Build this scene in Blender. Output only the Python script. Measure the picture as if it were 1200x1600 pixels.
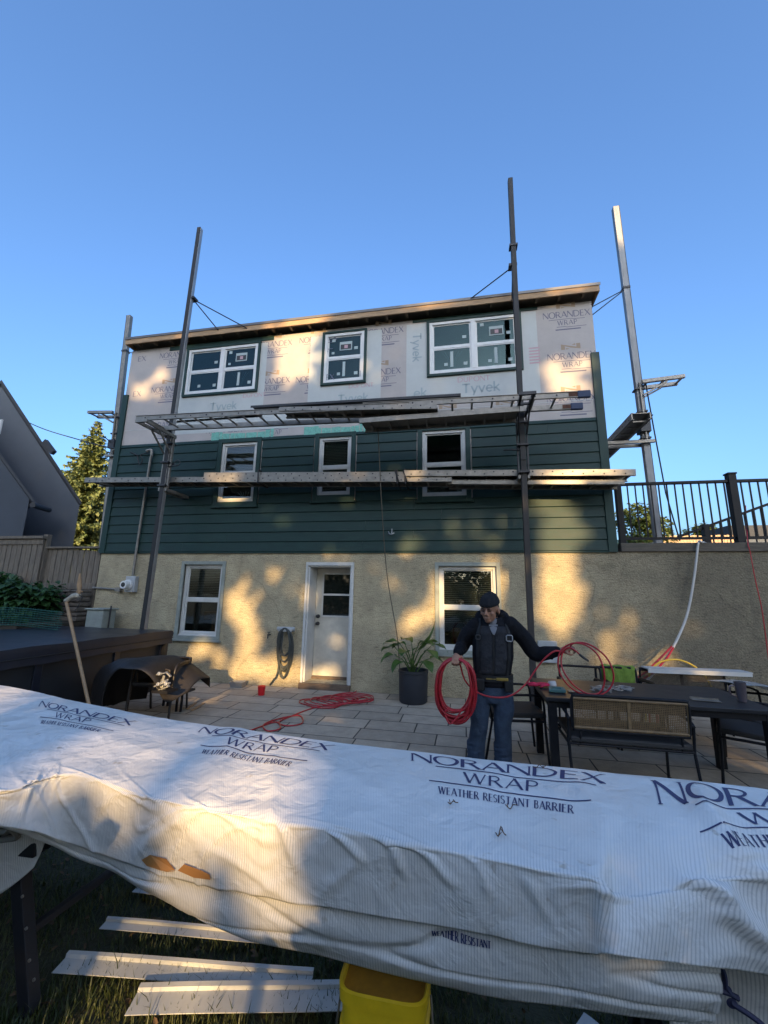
import bpy, bmesh, math, random
from mathutils import Vector, Matrix, noise
random.seed(7)
SC = bpy.context.scene
COL = SC.collection
for _o in list(bpy.data.objects):
    bpy.data.objects.remove(_o)
R = math.radians
V = Vector

# ------------------------------------------------------------------ camera
FPX = 640.5
def _basis():
    p, y, r = R(11.39), R(-11.107), R(1.0126)
    cp, sp, cy, sy, cr, sr = math.cos(p), math.sin(p), math.cos(y), math.sin(y), math.cos(r), math.sin(r)
    fw = V((sy*cp, cy*cp, sp)); rt = V((cy, -sy, 0)); up = rt.cross(fw)
    return rt*cr+up*sr, -rt*sr+up*cr, fw
RT, UP, FW = _basis()
CAM = V((0, -7.2, 1.62))
cd = bpy.data.cameras.new("camera"); cam = bpy.data.objects.new("camera", cd); COL.objects.link(cam)
cd.sensor_fit = 'HORIZONTAL'; cd.sensor_width = 36; cd.lens = FPX/1200*36
cd.clip_start = 0.05; cd.clip_end = 2000
cam.matrix_world = Matrix(((RT.x, UP.x, -FW.x, CAM.x), (RT.y, UP.y, -FW.y, CAM.y), (RT.z, UP.z, -FW.z, CAM.z), (0, 0, 0, 1)))
SC.camera = cam
SC.render.resolution_x = 768; SC.render.resolution_y = 1024

# ------------------------------------------------------------------ light
SUN_EL, SUN_AZ = 15.0, 14.0              # elevation; sun stands behind the camera, swung to the right
TOSUN = V((math.sin(R(SUN_AZ))*math.cos(R(SUN_EL)), -math.cos(R(SUN_AZ))*math.cos(R(SUN_EL)), math.sin(R(SUN_EL))))
w = bpy.data.worlds.new("World"); SC.world = w; w.use_nodes = True
wn = w.node_tree.nodes; wl = w.node_tree.links
sky = wn.new('ShaderNodeTexSky'); sky.sky_type = 'NISHITA'; sky.sun_disc = False
sky.sun_elevation = R(SUN_EL); sky.sun_rotation = math.atan2(TOSUN.x, TOSUN.y)
sky.air_density = 1.05; sky.dust_density = 5.0; sky.ozone_density = 5.6
wn['Background'].inputs[1].default_value = 0.15
wl.new(sky.outputs[0], wn['Background'].inputs[0])
sd = bpy.data.lights.new("sun", 'SUN'); sd.energy = 3.2; sd.angle = R(0.5); sd.color = (1.0, 0.67, 0.31)
so = bpy.data.objects.new("sun", sd); COL.objects.link(so)
so.rotation_euler = TOSUN.to_track_quat('Z', 'Y').to_euler()
SC.view_settings.view_transform = 'Standard'; SC.view_settings.look = 'None'
SC.view_settings.gamma = 1; SC.view_settings.exposure = 1.64
SC.render.engine = 'CYCLES'
SC.cycles.max_bounces = 6; SC.cycles.transparent_max_bounces = 12

# ------------------------------------------------------------------ helpers
def at(px, py, X=None, Y=None, Z=None):
    "point of the photograph (1200 x 1600) on a plane X=, Y= or Z="
    d = FW*FPX + RT*(px-600) + UP*(800-py)
    if X is not None: t = (X-CAM.x)/d.x
    elif Y is not None: t = (Y-CAM.y)/d.y
    else: t = (Z-CAM.z)/d.z
    return CAM + d*t

def mat(name, col, rough=0.6, metal=0.0, var=0.0, vscale=6.0, bump=0.0, bscale=60.0, coat=0.0, spec=None, stretch=None, col2=None, trans=0.0):
    m = bpy.data.materials.new(name); m.use_nodes = True
    n, l = m.node_tree.nodes, m.node_tree.links
    b = n['Principled BSDF']
    b.inputs['Base Color'].default_value = (*col, 1); b.inputs['Roughness'].default_value = rough
    b.inputs['Metallic'].default_value = metal; b.inputs['Coat Weight'].default_value = coat
    if spec is not None: b.inputs['Specular IOR Level'].default_value = spec
    tc = n.new('ShaderNodeTexCoord'); mp = n.new('ShaderNodeMapping'); l.new(tc.outputs['Object'], mp.inputs[0])
    if stretch: mp.inputs['Scale'].default_value = stretch
    if var > 0 or col2:
        t = n.new('ShaderNodeTexNoise'); t.inputs['Scale'].default_value = vscale; t.inputs['Detail'].default_value = 6; t.inputs['Roughness'].default_value = 0.65
        l.new(mp.outputs[0], t.inputs['Vector'])
        cr = n.new('ShaderNodeValToRGB'); l.new(t.outputs[0], cr.inputs[0])
        c2 = col2 if col2 else tuple(min(1, c*(1+var)) for c in col)
        c1 = col if col2 else tuple(c*(1-var) for c in col)
        cr.color_ramp.elements[0].position = 0.32; cr.color_ramp.elements[1].position = 0.68
        cr.color_ramp.elements[0].color = (*c1, 1); cr.color_ramp.elements[1].color = (*c2, 1)
        l.new(cr.outputs[0], b.inputs['Base Color'])
        mr = n.new('ShaderNodeMapRange'); mr.inputs[3].default_value = max(0, rough-0.1); mr.inputs[4].default_value = min(1, rough+0.12)
        l.new(t.outputs[0], mr.inputs[0]); l.new(mr.outputs[0], b.inputs['Roughness'])
    if bump > 0:
        t2 = n.new('ShaderNodeTexNoise'); t2.inputs['Scale'].default_value = bscale; t2.inputs['Detail'].default_value = 5
        l.new(mp.outputs[0], t2.inputs['Vector'])
        bp = n.new('ShaderNodeBump'); bp.inputs['Strength'].default_value = bump; bp.inputs['Distance'].default_value = 0.02
        l.new(t2.outputs[0], bp.inputs['Height']); l.new(bp.outputs[0], b.inputs['Normal'])
    return m

ORIG = {}
def thing(name, label, cat, loc=(0, 0, 0), group=None):
    o = bpy.data.objects.new(name, None); COL.objects.link(o); o.location = loc
    o.empty_display_size = 0.2
    ORIG[o.name] = V(loc); tag(o, label, cat, group); return o
def tag(o, label, cat, group=None):
    o['label'] = label; o['category'] = cat
    if group: o['group'] = group
    return o

class MB:
    "collects shapes; build() links them as ONE mesh object"
    def __init__(s): s.v = []; s.f = []; s.m = []; s.mi = 0; s.uv = None
    def add(s, vs, fs):
        k = len(s.v); s.v += [tuple(p) for p in vs]; s.f += [tuple(i+k for i in f) for f in fs]; s.m += [s.mi]*len(fs); return s
    def box(s, c, d, M=None):
        c = V(c); x, y, z = d[0]/2, d[1]/2, d[2]/2
        vs = [V((a, b, e)) for a in (-x, x) for b in (-y, y) for e in (-z, z)]
        if M is not None: vs = [M @ p for p in vs]
        return s.add([c+p for p in vs], [(0, 1, 3, 2), (4, 6, 7, 5), (0, 4, 5, 1), (2, 3, 7, 6), (0, 2, 6, 4), (1, 5, 7, 3)])
    def bb(s, a, b): return s.box(((a[0]+b[0])/2, (a[1]+b[1])/2, (a[2]+b[2])/2), (abs(b[0]-a[0]), abs(b[1]-a[1]), abs(b[2]-a[2])))
    def bar(s, p0, p1, wd, ht, up=(0, 0, 1)):
        p0, p1 = V(p0), V(p1); d = p1-p0; L = d.length; d.normalize()
        u = V(up)
        if abs(d.dot(u)) > 0.98: u = V((0, 1, 0))
        sx = d.cross(u).normalized(); u = sx.cross(d).normalized()
        M = Matrix((sx, d, u)).transposed()
        return s.box((p0+p1)/2, (wd, L, ht), M)
    def tube(s, pts, r, seg=8, closed=False, caps=True):
        pts = [V(p) for p in pts]; n = len(pts); rr = r if isinstance(r, (list, tuple)) else [r]*n
        vs = []; pv = None
        for i, p in enumerate(pts):
            if closed: d = pts[(i+1) % n]-pts[i-1]
            else: d = pts[min(i+1, n-1)]-pts[max(i-1, 0)]
            if d.length < 1e-9: d = V((0, 0, 1))
            d.normalize()
            if pv is None:
                a = V((0, 0, 1)) if abs(d.z) < 0.9 else V((1, 0, 0)); pv = d.cross(a).normalized()
            pv = (pv-d*pv.dot(d)).normalized(); b = d.cross(pv)
            for k in range(seg):
                t = 2*math.pi*k/seg; vs.append(p+(pv*math.cos(t)+b*math.sin(t))*rr[i])
        fs = []
        for i in range(n if closed else n-1):
            j = (i+1) % n
            for k in range(seg):
                k2 = (k+1) % seg; fs.append((i*seg+k, i*seg+k2, j*seg+k2, j*seg+k))
        if caps and not closed: fs += [tuple(range(seg))[::-1], tuple(range((n-1)*seg, n*seg))]
        return s.add(vs, fs)
    def cyl(s, p0, p1, r, seg=16, r2=None): return s.tube([p0, p1], [r, r if r2 is None else r2], seg)
    def lathe(s, c, prof, seg=24):
        c = V(c); vs = []
        for r, z in prof:
            for k in range(seg):
                t = 2*math.pi*k/seg; vs.append(c+V((r*math.cos(t), r*math.sin(t), z)))
        fs = []
        for i in range(len(prof)-1):
            for k in range(seg):
                k2 = (k+1) % seg; fs.append((i*seg+k, i*seg+k2, (i+1)*seg+k2, (i+1)*seg+k))
        fs += [tuple(range(seg))[::-1], tuple(range((len(prof)-1)*seg, len(prof)*seg))]
        return s.add(vs, fs)
    def ball(s, c, r, seg=14, ring=9, M=None):
        c = V(c); r = r if isinstance(r, (tuple, list)) else (r, r, r); vs = []
        for i in range(ring+1):
            a = math.pi*i/ring
            for k in range(seg):
                t = 2*math.pi*k/seg
                p = V((r[0]*math.sin(a)*math.cos(t), r[1]*math.sin(a)*math.sin(t), r[2]*math.cos(a)))
                vs.append(c+(M @ p if M is not None else p))
        fs = []
        for i in range(ring):
            for k in range(seg):
                k2 = (k+1) % seg; fs.append((i*seg+k, (i+1)*seg+k, (i+1)*seg+k2, i*seg+k2))
        return s.add(vs, fs)
    def rings(s, rs, caps=True):
        n = len(rs[0]); vs = [p for r in rs for p in r]; fs = []
        for i in range(len(rs)-1):
            for k in range(n):
                k2 = (k+1) % n; fs.append((i*n+k, i*n+k2, (i+1)*n+k2, (i+1)*n+k))
        if caps: fs += [tuple(range(n))[::-1], tuple(range((len(rs)-1)*n, len(rs)*n))]
        return s.add(vs, fs)
    def grid(s, rows):
        n = len(rows[0]); vs = [p for r in rows for p in r]
        return s.add(vs, [(i*n+k, i*n+k+1, (i+1)*n+k+1, (i+1)*n+k) for i in range(len(rows)-1) for k in range(n-1)])
    def quad(s, *p): return s.add(p, [tuple(range(len(p)))])
    def prism(s, poly, d):
        d = V(d); n = len(poly); a = [V(p) for p in poly]; b = [p+d for p in a]
        return s.add(a+b, [tuple(range(n))[::-1], tuple(range(n, 2*n))]+[(i, (i+1) % n, n+(i+1) % n, n+i) for i in range(n)])
    def build(s, name, mats, parent=None, smooth=False, bevel=0, fix=True):
        me = bpy.data.meshes.new(name); o0 = V((0, 0, 0)); p = parent
        while p is not None: o0 += p.location; p = p.parent
        vs = s.v if parent is None else [tuple(V(q)-o0) for q in s.v]
        me.from_pydata(vs, [], s.f)
        mats = mats if isinstance(mats, (list, tuple)) else [mats]
        for m in mats: me.materials.append(m)
        if len(mats) > 1: me.polygons.foreach_set('material_index', s.m)
        if fix and len(s.f) < 60000:
            bm = bmesh.new(); bm.from_mesh(me); bmesh.ops.recalc_face_normals(bm, faces=bm.faces); bm.to_mesh(me); bm.free()
        if smooth:
            me.polygons.foreach_set('use_smooth', [True]*len(me.polygons))
            if smooth == 'auto': me.set_sharp_from_angle(angle=R(38))
        o = bpy.data.objects.new(name, me); COL.objects.link(o)
        if parent is not None: o.parent = parent
        if bevel:
            b = o.modifiers.new('bevel', 'BEVEL'); b.width = bevel; b.segments = 2; b.limit_method = 'ANGLE'; b.angle_limit = R(40)
        return o

def cat(pts, n=8, closed=False):
    "Catmull-Rom through points"
    P = [V(p) for p in pts]; m = len(P); out = []
    for i in range(m if closed else m-1):
        p0 = P[(i-1) % m] if (closed or i > 0) else P[0]*2-P[1]
        p1, p2 = P[i], P[(i+1) % m]
        p3 = P[(i+2) % m] if (closed or i+2 < m) else p2*2-p1
        for k in range(n):
            t = k/n; out.append(0.5*((2*p1)+(p2-p0)*t+(2*p0-5*p1+4*p2-p3)*t*t+(3*p1-p0-3*p2+p3)*t**3))
    if not closed: out.append(P[-1])
    return out

def holes_wall(mb, x0, x1, z0, z1, holes, y):
    "vertical sheet facing -Y with rectangular openings"
    xs = sorted({x0, x1} | {h[0] for h in holes} | {h[1] for h in holes}); zs = sorted({z0, z1} | {h[2] for h in holes} | {h[3] for h in holes})
    xs = [x for x in xs if x0 <= x <= x1]; zs = [z for z in zs if z0 <= z <= z1]
    for i in range(len(xs)-1):
        for j in range(len(zs)-1):
            cx, cz = (xs[i]+xs[i+1])/2, (zs[j]+zs[j+1])/2
            if any(h[0] < cx < h[1] and h[2] < cz < h[3] for h in holes): continue
            mb.quad((xs[i], y, zs[j]), (xs[i+1], y, zs[j]), (xs[i+1], y, zs[j+1]), (xs[i], y, zs[j+1]))

# ------------------------------------------------------------------ lettering (flared roman capitals drawn as ribbons)
def _arc(cx, cy, rx, ry, a0, a1, n=14): return [(cx+rx*math.cos(R(a0+(a1-a0)*i/n)), cy+ry*math.sin(R(a0+(a1-a0)*i/n))) for i in range(n+1)]
TH, TN = 0.15, 0.075
GL = {
 'N': (.92, [([(.06, 0), (.06, 1)], TN), ([(.06, 1), (.86, 0)], TH), ([(.86, 0), (.86, 1)], TN)]),
 'O': (1.06, [(_arc(.53, .5, .47, .5, 0, 360, 30), 'o')]),
 'R': (.84, [([(.1, 0), (.1, 1)], TH), ([(.1, .96)]+_arc(.34, .73, .28, .24, 90, -90)+[(.1, .49)], TN*1.3), ([(.36, .5), (.8, 0)], TH)]),
 'A': (.94, [([(.04, 0), (.47, 1)], TN), ([(.45, 1), (.9, 0)], TH), ([(.2, .34), (.75, .34)], TN)]),
 'D': (1.0, [([(.1, 0), (.1, 1)], TH), ([(.1, .97)]+_arc(.38, .5, .54, .47, 90, -90, 18)+[(.1, .03)], TN*1.5)]),
 'E': (.68, [([(.1, 0), (.1, 1)], TH), ([(.1, .965), (.6, .965)], TN), ([(.1, .52), (.54, .52)], TN), ([(.1, .035), (.63, .035)], TN)]),
 'X': (.92, [([(.06, 1), (.86, 0)], TH), ([(.82, 1), (.06, 0)], TN)]),
 'W': (1.3, [([(.05, 1), (.36, 0)], TH), ([(.36, 0), (.66, 1)], TN), ([(.64, 1), (.94, 0)], TH), ([(.94, 0), (1.24, 1)], TN)]),
 'P': (.78, [([(.1, 0), (.1, 1)], TH), ([(.1, .96)]+_arc(.34, .72, .3, .25, 90, -90)+[(.1, .47)], TN*1.3)]),
 'T': (.8, [([(.4, 0), (.4, 1)], TH), ([(.02, .96), (.78, .96)], TN)]),
 'H': (.9, [([(.1, 0), (.1, 1)], TH), ([(.78, 0), (.78, 1)], TH), ([(.1, .5), (.78, .5)], TN)]),
 'S': (.66, [(_arc(.32, .74, .25, .23, 40, 270, 14)+_arc(.32, .26, .27, .24, 90, -140, 14), TN*1.4)]),
 'I': (.28, [([(.13, 0), (.13, 1)], TH)]),
 'B': (.76, [([(.1, 0), (.1, 1)], TH), ([(.1, .96)]+_arc(.34, .75, .24, .21, 90, -90)+[(.1, .53)], TN*1.3), ([(.1, .53)]+_arc(.36, .28, .29, .25, 90, -90)+[(.1, .04)], TN*1.3)]),
 'U': (.86, [([(.1, 1), (.1, .35)]+_arc(.42, .35, .32, .33, 180, 360, 12)+[(.74, 1)], TN*1.5)]),
 'y': (.66, [([(.04, .7), (.33, 0)], .17), ([(.62, .7), (.2, -.3)], .15)]),
 'v': (.64, [([(.04, .7), (.33, 0)], .17), ([(.6, .7), (.32, 0)], .16)]),
 'e': (.66, [([(.08, .36), (.6, .36)]+_arc(.34, .35, .27, .31, 3, 315, 20), .15)]),
 'k': (.64, [([(.1, 0), (.1, 1.04)], .17), ([(.56, .7), (.14, .32)], .16), ([(.24, .38), (.6, 0)], .17)]),
}
GL['t'] = (.82, [([(.4, 0), (.4, 1)], .2), ([(.02, .93), (.78, .93)], .16)])      # the bold T of the grey lettering
def text_width(t, sp=.1): return sum((GL[c][0] if c != ' ' else .45)+sp for c in t)-sp
def ribbon(mb, pts, wid, fn, step):
    ax = [V((p[0], p[1])) for p in pts]
    P = [ax[0]]
    for a, b in zip(ax, ax[1:]):
        n = max(1, int((b-a).length/step))
        P += [a+(b-a)*k/n for k in range(1, n+1)]
    L = []; Rr = []
    for i, p in enumerate(P):
        d = P[min(i+1, len(P)-1)]-P[max(i-1, 0)]
        if d.length < 1e-9: d = V((1, 0))
        d.normalize(); nn = V((-d.y, d.x)); wv = wid(p, d) if callable(wid) else wid
        L.append(p+nn*wv/2); Rr.append(p-nn*wv/2)
    vs = [fn(q.x, q.y) for q in L]+[fn(q.x, q.y) for q in Rr]; n = len(P)
    vs = [q for q in vs]
    if any(q is None for q in vs):
        for i in range(n-1):
            q4 = (vs[i], vs[i+1], vs[n+i+1], vs[n+i])
            if all(q is not None for q in q4): mb.quad(*q4)
        return
    mb.add(vs, [(i, i+1, n+i+1, n+i) for i in range(n-1)])
def write(mb, txt, x, y, h, fn, sp=.1, step=.03, weight=1.0, width=None, serif=True):
    "txt with its lower left corner at x, y; fn maps the flat sheet onto the surface"
    kx = 1.0 if width is None else width/(text_width(txt, sp)*h)
    for c in txt:
        if c == ' ': x += (.45+sp)*h*kx; continue
        wd, strokes = GL[c]
        for pts, t in strokes:
            q = [(x+a*h*kx, y+b*h) for a, b in pts]
            if t == 'o': ribbon(mb, q, lambda p, d: h*weight*(TN+(TH-TN)*abs(d.y)), fn, step)
            else:
                ribbon(mb, q, t*h*weight, fn, step)
                if serif and len(pts) == 2:
                    for (a, b) in pts:
                        if b in (0, 1): ribbon(mb, [(x+(a-.085*weight)*h*kx, y+(b*.98+.01)*h), (x+(a+.085*weight)*h*kx, y+(b*.98+.01)*h)], .035*h, fn, step)
        x += (wd+sp)*h*kx
# ================================================================== SETTING
M = {}
M['stucco'] = mat('stucco', (.335, .28, .18), .95, var=.22, vscale=2.2, bump=.9, bscale=38, col2=(.51, .43, .275))
def _stucco():
    m = M['stucco']; n, l = m.node_tree.nodes, m.node_tree.links; b = n['Principled BSDF']
    src = b.inputs['Base Color'].links[0].from_socket
    tc = n.new('ShaderNodeTexCoord'); mp = n.new('ShaderNodeMapping'); mp.inputs['Scale'].default_value = (3, 3, 22); l.new(tc.outputs['Object'], mp.inputs[0])
    t = n.new('ShaderNodeTexNoise'); t.inputs['Scale'].default_value = 2.2; t.inputs['Detail'].default_value = 8; t.inputs['Roughness'].default_value = .8; l.new(mp.outputs[0], t.inputs[0])
    # short dark trowel scratches, more of them high on the wall
    cr = n.new('ShaderNodeValToRGB'); cr.color_ramp.elements[0].position = .37; cr.color_ramp.elements[1].position = .485
    cr.color_ramp.elements[0].color = (.40, .385, .36, 1); cr.color_ramp.elements[1].color = (1, 1, 1, 1); l.new(t.outputs[0], cr.inputs[0])
    sp = n.new('ShaderNodeTexNoise'); sp.inputs['Scale'].default_value = 70; sp.inputs['Detail'].default_value = 3; l.new(tc.outputs['Object'], sp.inputs[0])
    c2 = n.new('ShaderNodeValToRGB'); c2.color_ramp.elements[0].position = .33; c2.color_ramp.elements[1].position = .55; c2.color_ramp.elements[0].color = (.6, .59, .57, 1); c2.color_ramp.elements[1].color = (1.05, 1.05, 1.05, 1)
    l.new(sp.outputs[0], c2.inputs[0])
    mx = n.new('ShaderNodeMix'); mx.data_type = 'RGBA'; mx.blend_type = 'MULTIPLY'; mx.inputs[0].default_value = .8
    l.new(src, mx.inputs[6]); l.new(cr.outputs[0], mx.inputs[7])
    m2 = n.new('ShaderNodeMix'); m2.data_type = 'RGBA'; m2.blend_type = 'MULTIPLY'; m2.inputs[0].default_value = .85
    l.new(mx.outputs[2], m2.inputs[6]); l.new(c2.outputs[0], m2.inputs[7])
    # drifting dark weathering cracks
    vo = n.new('ShaderNodeTexVoronoi'); vo.feature = 'DISTANCE_TO_EDGE'; vo.inputs['Scale'].default_value = .55
    wv = n.new('ShaderNodeTexNoise'); wv.inputs['Scale'].default_value = 2.5; wv.inputs['Detail'].default_value = 5; l.new(tc.outputs['Object'], wv.inputs[0])
    vm = n.new('ShaderNodeMix'); vm.data_type = 'RGBA'; vm.inputs[0].default_value = .35; l.new(tc.outputs['Object'], vm.inputs[6]); l.new(wv.outputs['Color'], vm.inputs[7]); l.new(vm.outputs[2], vo.inputs['Vector'])
    c3 = n.new('ShaderNodeValToRGB'); c3.color_ramp.elements[0].position = .0; c3.color_ramp.elements[1].position = .007; c3.color_ramp.elements[0].color = (.45, .43, .4, 1); c3.color_ramp.elements[1].color = (1, 1, 1, 1)
    l.new(vo.outputs[0], c3.inputs[0])
    m3 = n.new('ShaderNodeMix'); m3.data_type = 'RGBA'; m3.blend_type = 'MULTIPLY'; m3.inputs[0].default_value = .38
    l.new(m2.outputs[2], m3.inputs[6]); l.new(c3.outputs[0], m3.inputs[7])
    # the wall grows greyer with grime towards the terrace, in drifting patches
    ge = n.new('ShaderNodeNewGeometry'); sx = n.new('ShaderNodeSeparateXYZ'); l.new(ge.outputs['Position'], sx.inputs[0])
    gn = n.new('ShaderNodeTexNoise'); gn.inputs['Scale'].default_value = .9; gn.inputs['Detail'].default_value = 5; l.new(ge.outputs['Position'], gn.inputs[0])
    gm = n.new('ShaderNodeMath'); gm.operation = 'MULTIPLY_ADD'; gm.inputs[1].default_value = 2.6; l.new(gn.outputs[0], gm.inputs[0]); l.new(sx.outputs[0], gm.inputs[2])
    gr = n.new('ShaderNodeMapRange'); gr.interpolation_type = 'SMOOTHSTEP'; gr.inputs[1].default_value = 2.2; gr.inputs[2].default_value = 5.0; l.new(gm.outputs[0], gr.inputs[0])
    g4 = n.new('ShaderNodeMix'); g4.data_type = 'RGBA'; g4.blend_type = 'MULTIPLY'; g4.inputs[7].default_value = (.42, .43, .46, 1); l.new(gr.outputs[0], g4.inputs[0]); l.new(m3.outputs[2], g4.inputs[6]); l.new(g4.outputs[2], b.inputs['Base Color'])
_stucco()
M['siding'] = mat('green_siding', (.0105, .034, .029), .5, spec=.3, var=.22, vscale=3, bump=.15, bscale=90, stretch=(1, 1, 8))
M['trim'] = mat('green_trim', (.013, .040, .034), .5, spec=.3, var=.1, vscale=5)
M['oldwhite'] = mat('old_white_paint', (.52, .515, .48), .5, var=.1, vscale=6)
M['paletrim'] = mat('pale_green_trim', (.255, .275, .24), .7, var=.15, vscale=9)
M['white'] = mat('white_vinyl', (.68, .68, .66), .4, var=.04, vscale=7)
M['fascia'] = mat('raw_pine_fascia', (.42, .27, .15), .75, var=.25, vscale=4, stretch=(1, 6, 9), bump=.2, bscale=40)
M['drip'] = mat('grey_drip_edge', (.16, .15, .14), .5, metal=.6)
M['soffit'] = mat('soffit_plywood', (.2, .15, .1), .85, var=.25, vscale=5)
M['wrap'] = mat('house_wrap', (.43, .385, .355), .62, var=.09, vscale=1.6, bump=.3, bscale=4)
M['tyvek'] = mat('white_flashing_wrap', (.485, .50, .475), .55, var=.05, vscale=3, bump=.12, bscale=6)
M['ink'] = mat('navy_print', (.035, .04, .11), .6)
M['inkfade'] = mat('faded_navy_print', (.15, .145, .20), .7)
M['inkgrey'] = mat('grey_print', (.33, .39, .40), .7)
M['inkred'] = mat('faded_red_print', (.52, .33, .35), .7)
M['emblem'] = mat('orange_brown_print', (.36, .17, .05), .6)
M['emblemfade'] = mat('faded_brown_print', (.34, .25, .17), .7)
M['tape'] = mat('green_flashing_tape', (.16, .42, .33), .5, var=.25, vscale=30)
def glass(name, tint, rough=.02, clear=.5, base=.03, tint2=(.9, .95, 1)):
    m = bpy.data.materials.new(name); m.use_nodes = True; n, l = m.node_tree.nodes, m.node_tree.links
    n.remove(n['Principled BSDF']); t = n.new('ShaderNodeBsdfTransparent'); t.inputs[0].default_value = (*tint, 1)
    g = n.new('ShaderNodeBsdfGlossy'); g.inputs['Roughness'].default_value = rough; g.inputs[0].default_value = (*tint2, 1)
    lw = n.new('ShaderNodeLayerWeight'); lw.inputs[0].default_value = clear
    # old float glass waves a little, so the reflections wander
    tc = n.new('ShaderNodeTexCoord'); no = n.new('ShaderNodeTexNoise'); no.inputs['Scale'].default_value = 2.5; l.new(tc.outputs['Object'], no.inputs[0])
    bp = n.new('ShaderNodeBump'); bp.inputs['Strength'].default_value = .12; bp.inputs['Distance'].default_value = .02; l.new(no.outputs[0], bp.inputs['Height']); l.new(bp.outputs[0], g.inputs['Normal'])
    mr = n.new('ShaderNodeMath'); mr.operation = 'MULTIPLY_ADD'; mr.inputs[1].default_value = .7; mr.inputs[2].default_value = base; l.new(lw.outputs['Fresnel'], mr.inputs[0])
    mx = n.new('ShaderNodeMixShader'); l.new(mr.outputs[0], mx.inputs[0]); l.new(t.outputs[0], mx.inputs[1]); l.new(g.outputs[0], mx.inputs[2]); l.new(mx.outputs[0], n['Material Output'].inputs[0])
    return m
M['glass'] = glass('window_glass', (.72, .76, .74), clear=.2)
M['glassnew'] = glass('new_window_glass', (.3, .42, .46), clear=.2, base=.02, tint2=(.7, 1, 1))
M['room'] = mat('dim_room', (.085, .09, .09), .9, var=.3, vscale=2)
M['roomwarm'] = mat('dim_room_furniture', (.14, .09, .05), .8, var=.3, vscale=6)
M['blind'] = mat('window_blind', (.36, .36, .33), .7)
M['sticker'] = mat('window_sticker', (.40, .46, .45), .6)
M['alu'] = mat('weathered_aluminium', (.25, .23, .20), .5, metal=.65, var=.22, vscale=9, bump=.1, bscale=120)
M['aluw'] = mat('bright_aluminium', (.36, .36, .355), .45, metal=.7, var=.15, vscale=8)
M['rubber'] = mat('black_rubber', (.018, .017, .016), .6, var=.2, vscale=12)
M['blackmetal'] = mat('black_powder_coat', (.010, .010, .012), .5, var=.15, vscale=15, spec=.22)
M['dark'] = mat('dark_steel', (.05, .05, .052), .5, metal=.6, var=.2)

def struct(o): o['kind'] = 'structure'; return o
# lawn: one sheet to the horizon
M['soil'] = mat('lawn_ground', (.028, .034, .014), .95, var=.5, vscale=9, bump=.8, bscale=50, col2=(.055, .05, .026))
mb = MB(); mb.quad((-300, -300, -.03), (300, -300, -.03), (300, 300, -.03), (-300, 300, -.03)); struct(mb.build('lawn', M['soil']))
# patio of concrete pavers
def paver_mat():
    m = bpy.data.materials.new('concrete_pavers'); m.use_nodes = True; n, l = m.node_tree.nodes, m.node_tree.links; b = n['Principled BSDF']
    tc = n.new('ShaderNodeTexCoord')
    wob = n.new('ShaderNodeTexNoise'); wob.inputs['Scale'].default_value = 1.3; wob.inputs['Detail'].default_value = 3; l.new(tc.outputs['Object'], wob.inputs[0])
    wm = n.new('ShaderNodeMix'); wm.data_type = 'RGBA'; wm.inputs[0].default_value = .03; l.new(tc.outputs['Object'], wm.inputs[6]); l.new(wob.outputs['Color'], wm.inputs[7])
    br = n.new('ShaderNodeTexBrick'); l.new(wm.outputs[2], br.inputs[0]); br.inputs['Scale'].default_value = 1
    br.inputs['Brick Width'].default_value = .6; br.inputs['Row Height'].default_value = .36; br.inputs['Mortar Size'].default_value = .009; br.inputs['Mortar Smooth'].default_value = .35
    br.offset = .37; br.squash = 1.5; br.squash_frequency = 3; br.offset_frequency = 2; br.inputs['Bias'].default_value = -.1
    br.inputs['Color1'].default_value = (.37, .31, .235, 1); br.inputs['Color2'].default_value = (.50, .42, .32, 1); br.inputs['Mortar'].default_value = (.04, .035, .03, 1)
    t = n.new('ShaderNodeTexNoise'); t.inputs['Scale'].default_value = 5; t.inputs['Detail'].default_value = 8; t.inputs['Roughness'].default_value = .75; l.new(tc.outputs['Object'], t.inputs[0])
    cr = n.new('ShaderNodeValToRGB'); cr.color_ramp.elements[0].position = .28; cr.color_ramp.elements[1].position = .72; cr.color_ramp.elements[0].color = (.68, .67, .66, 1); cr.color_ramp.elements[1].color = (1.12, 1.1, 1.08, 1); l.new(t.outputs[0], cr.inputs[0])
    mx = n.new('ShaderNodeMix'); mx.data_type = 'RGBA'; mx.blend_type = 'MULTIPLY'; mx.inputs[0].default_value = 1; l.new(br.outputs[0], mx.inputs[6]); l.new(cr.outputs[0], mx.inputs[7])
    l.new(mx.outputs[2], b.inputs['Base Color']); b.inputs['Roughness'].default_value = .7
    t2 = n.new('ShaderNodeTexNoise'); t2.inputs['Scale'].default_value = 45; t2.inputs['Detail'].default_value = 4; l.new(tc.outputs['Object'], t2.inputs[0])
    ad = n.new('ShaderNodeMath'); ad.operation = 'MULTIPLY_ADD'; ad.inputs[1].default_value = -1.2; l.new(br.outputs['Fac'], ad.inputs[0]); l.new(t2.outputs[0], ad.inputs[2])
    bp = n.new('ShaderNodeBump'); bp.inputs['Strength'].default_value = .6; bp.inputs['Distance'].default_value = .008; l.new(ad.outputs[0], bp.inputs['Height']); l.new(bp.outputs[0], b.inputs['Normal'])
    return m
M['paver'] = paver_mat()
mb = MB(); mb.bb((-7.4, -4.35, -.12), (7.5, .0, 0)); po = struct(mb.build('patio', M['paver']))
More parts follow.
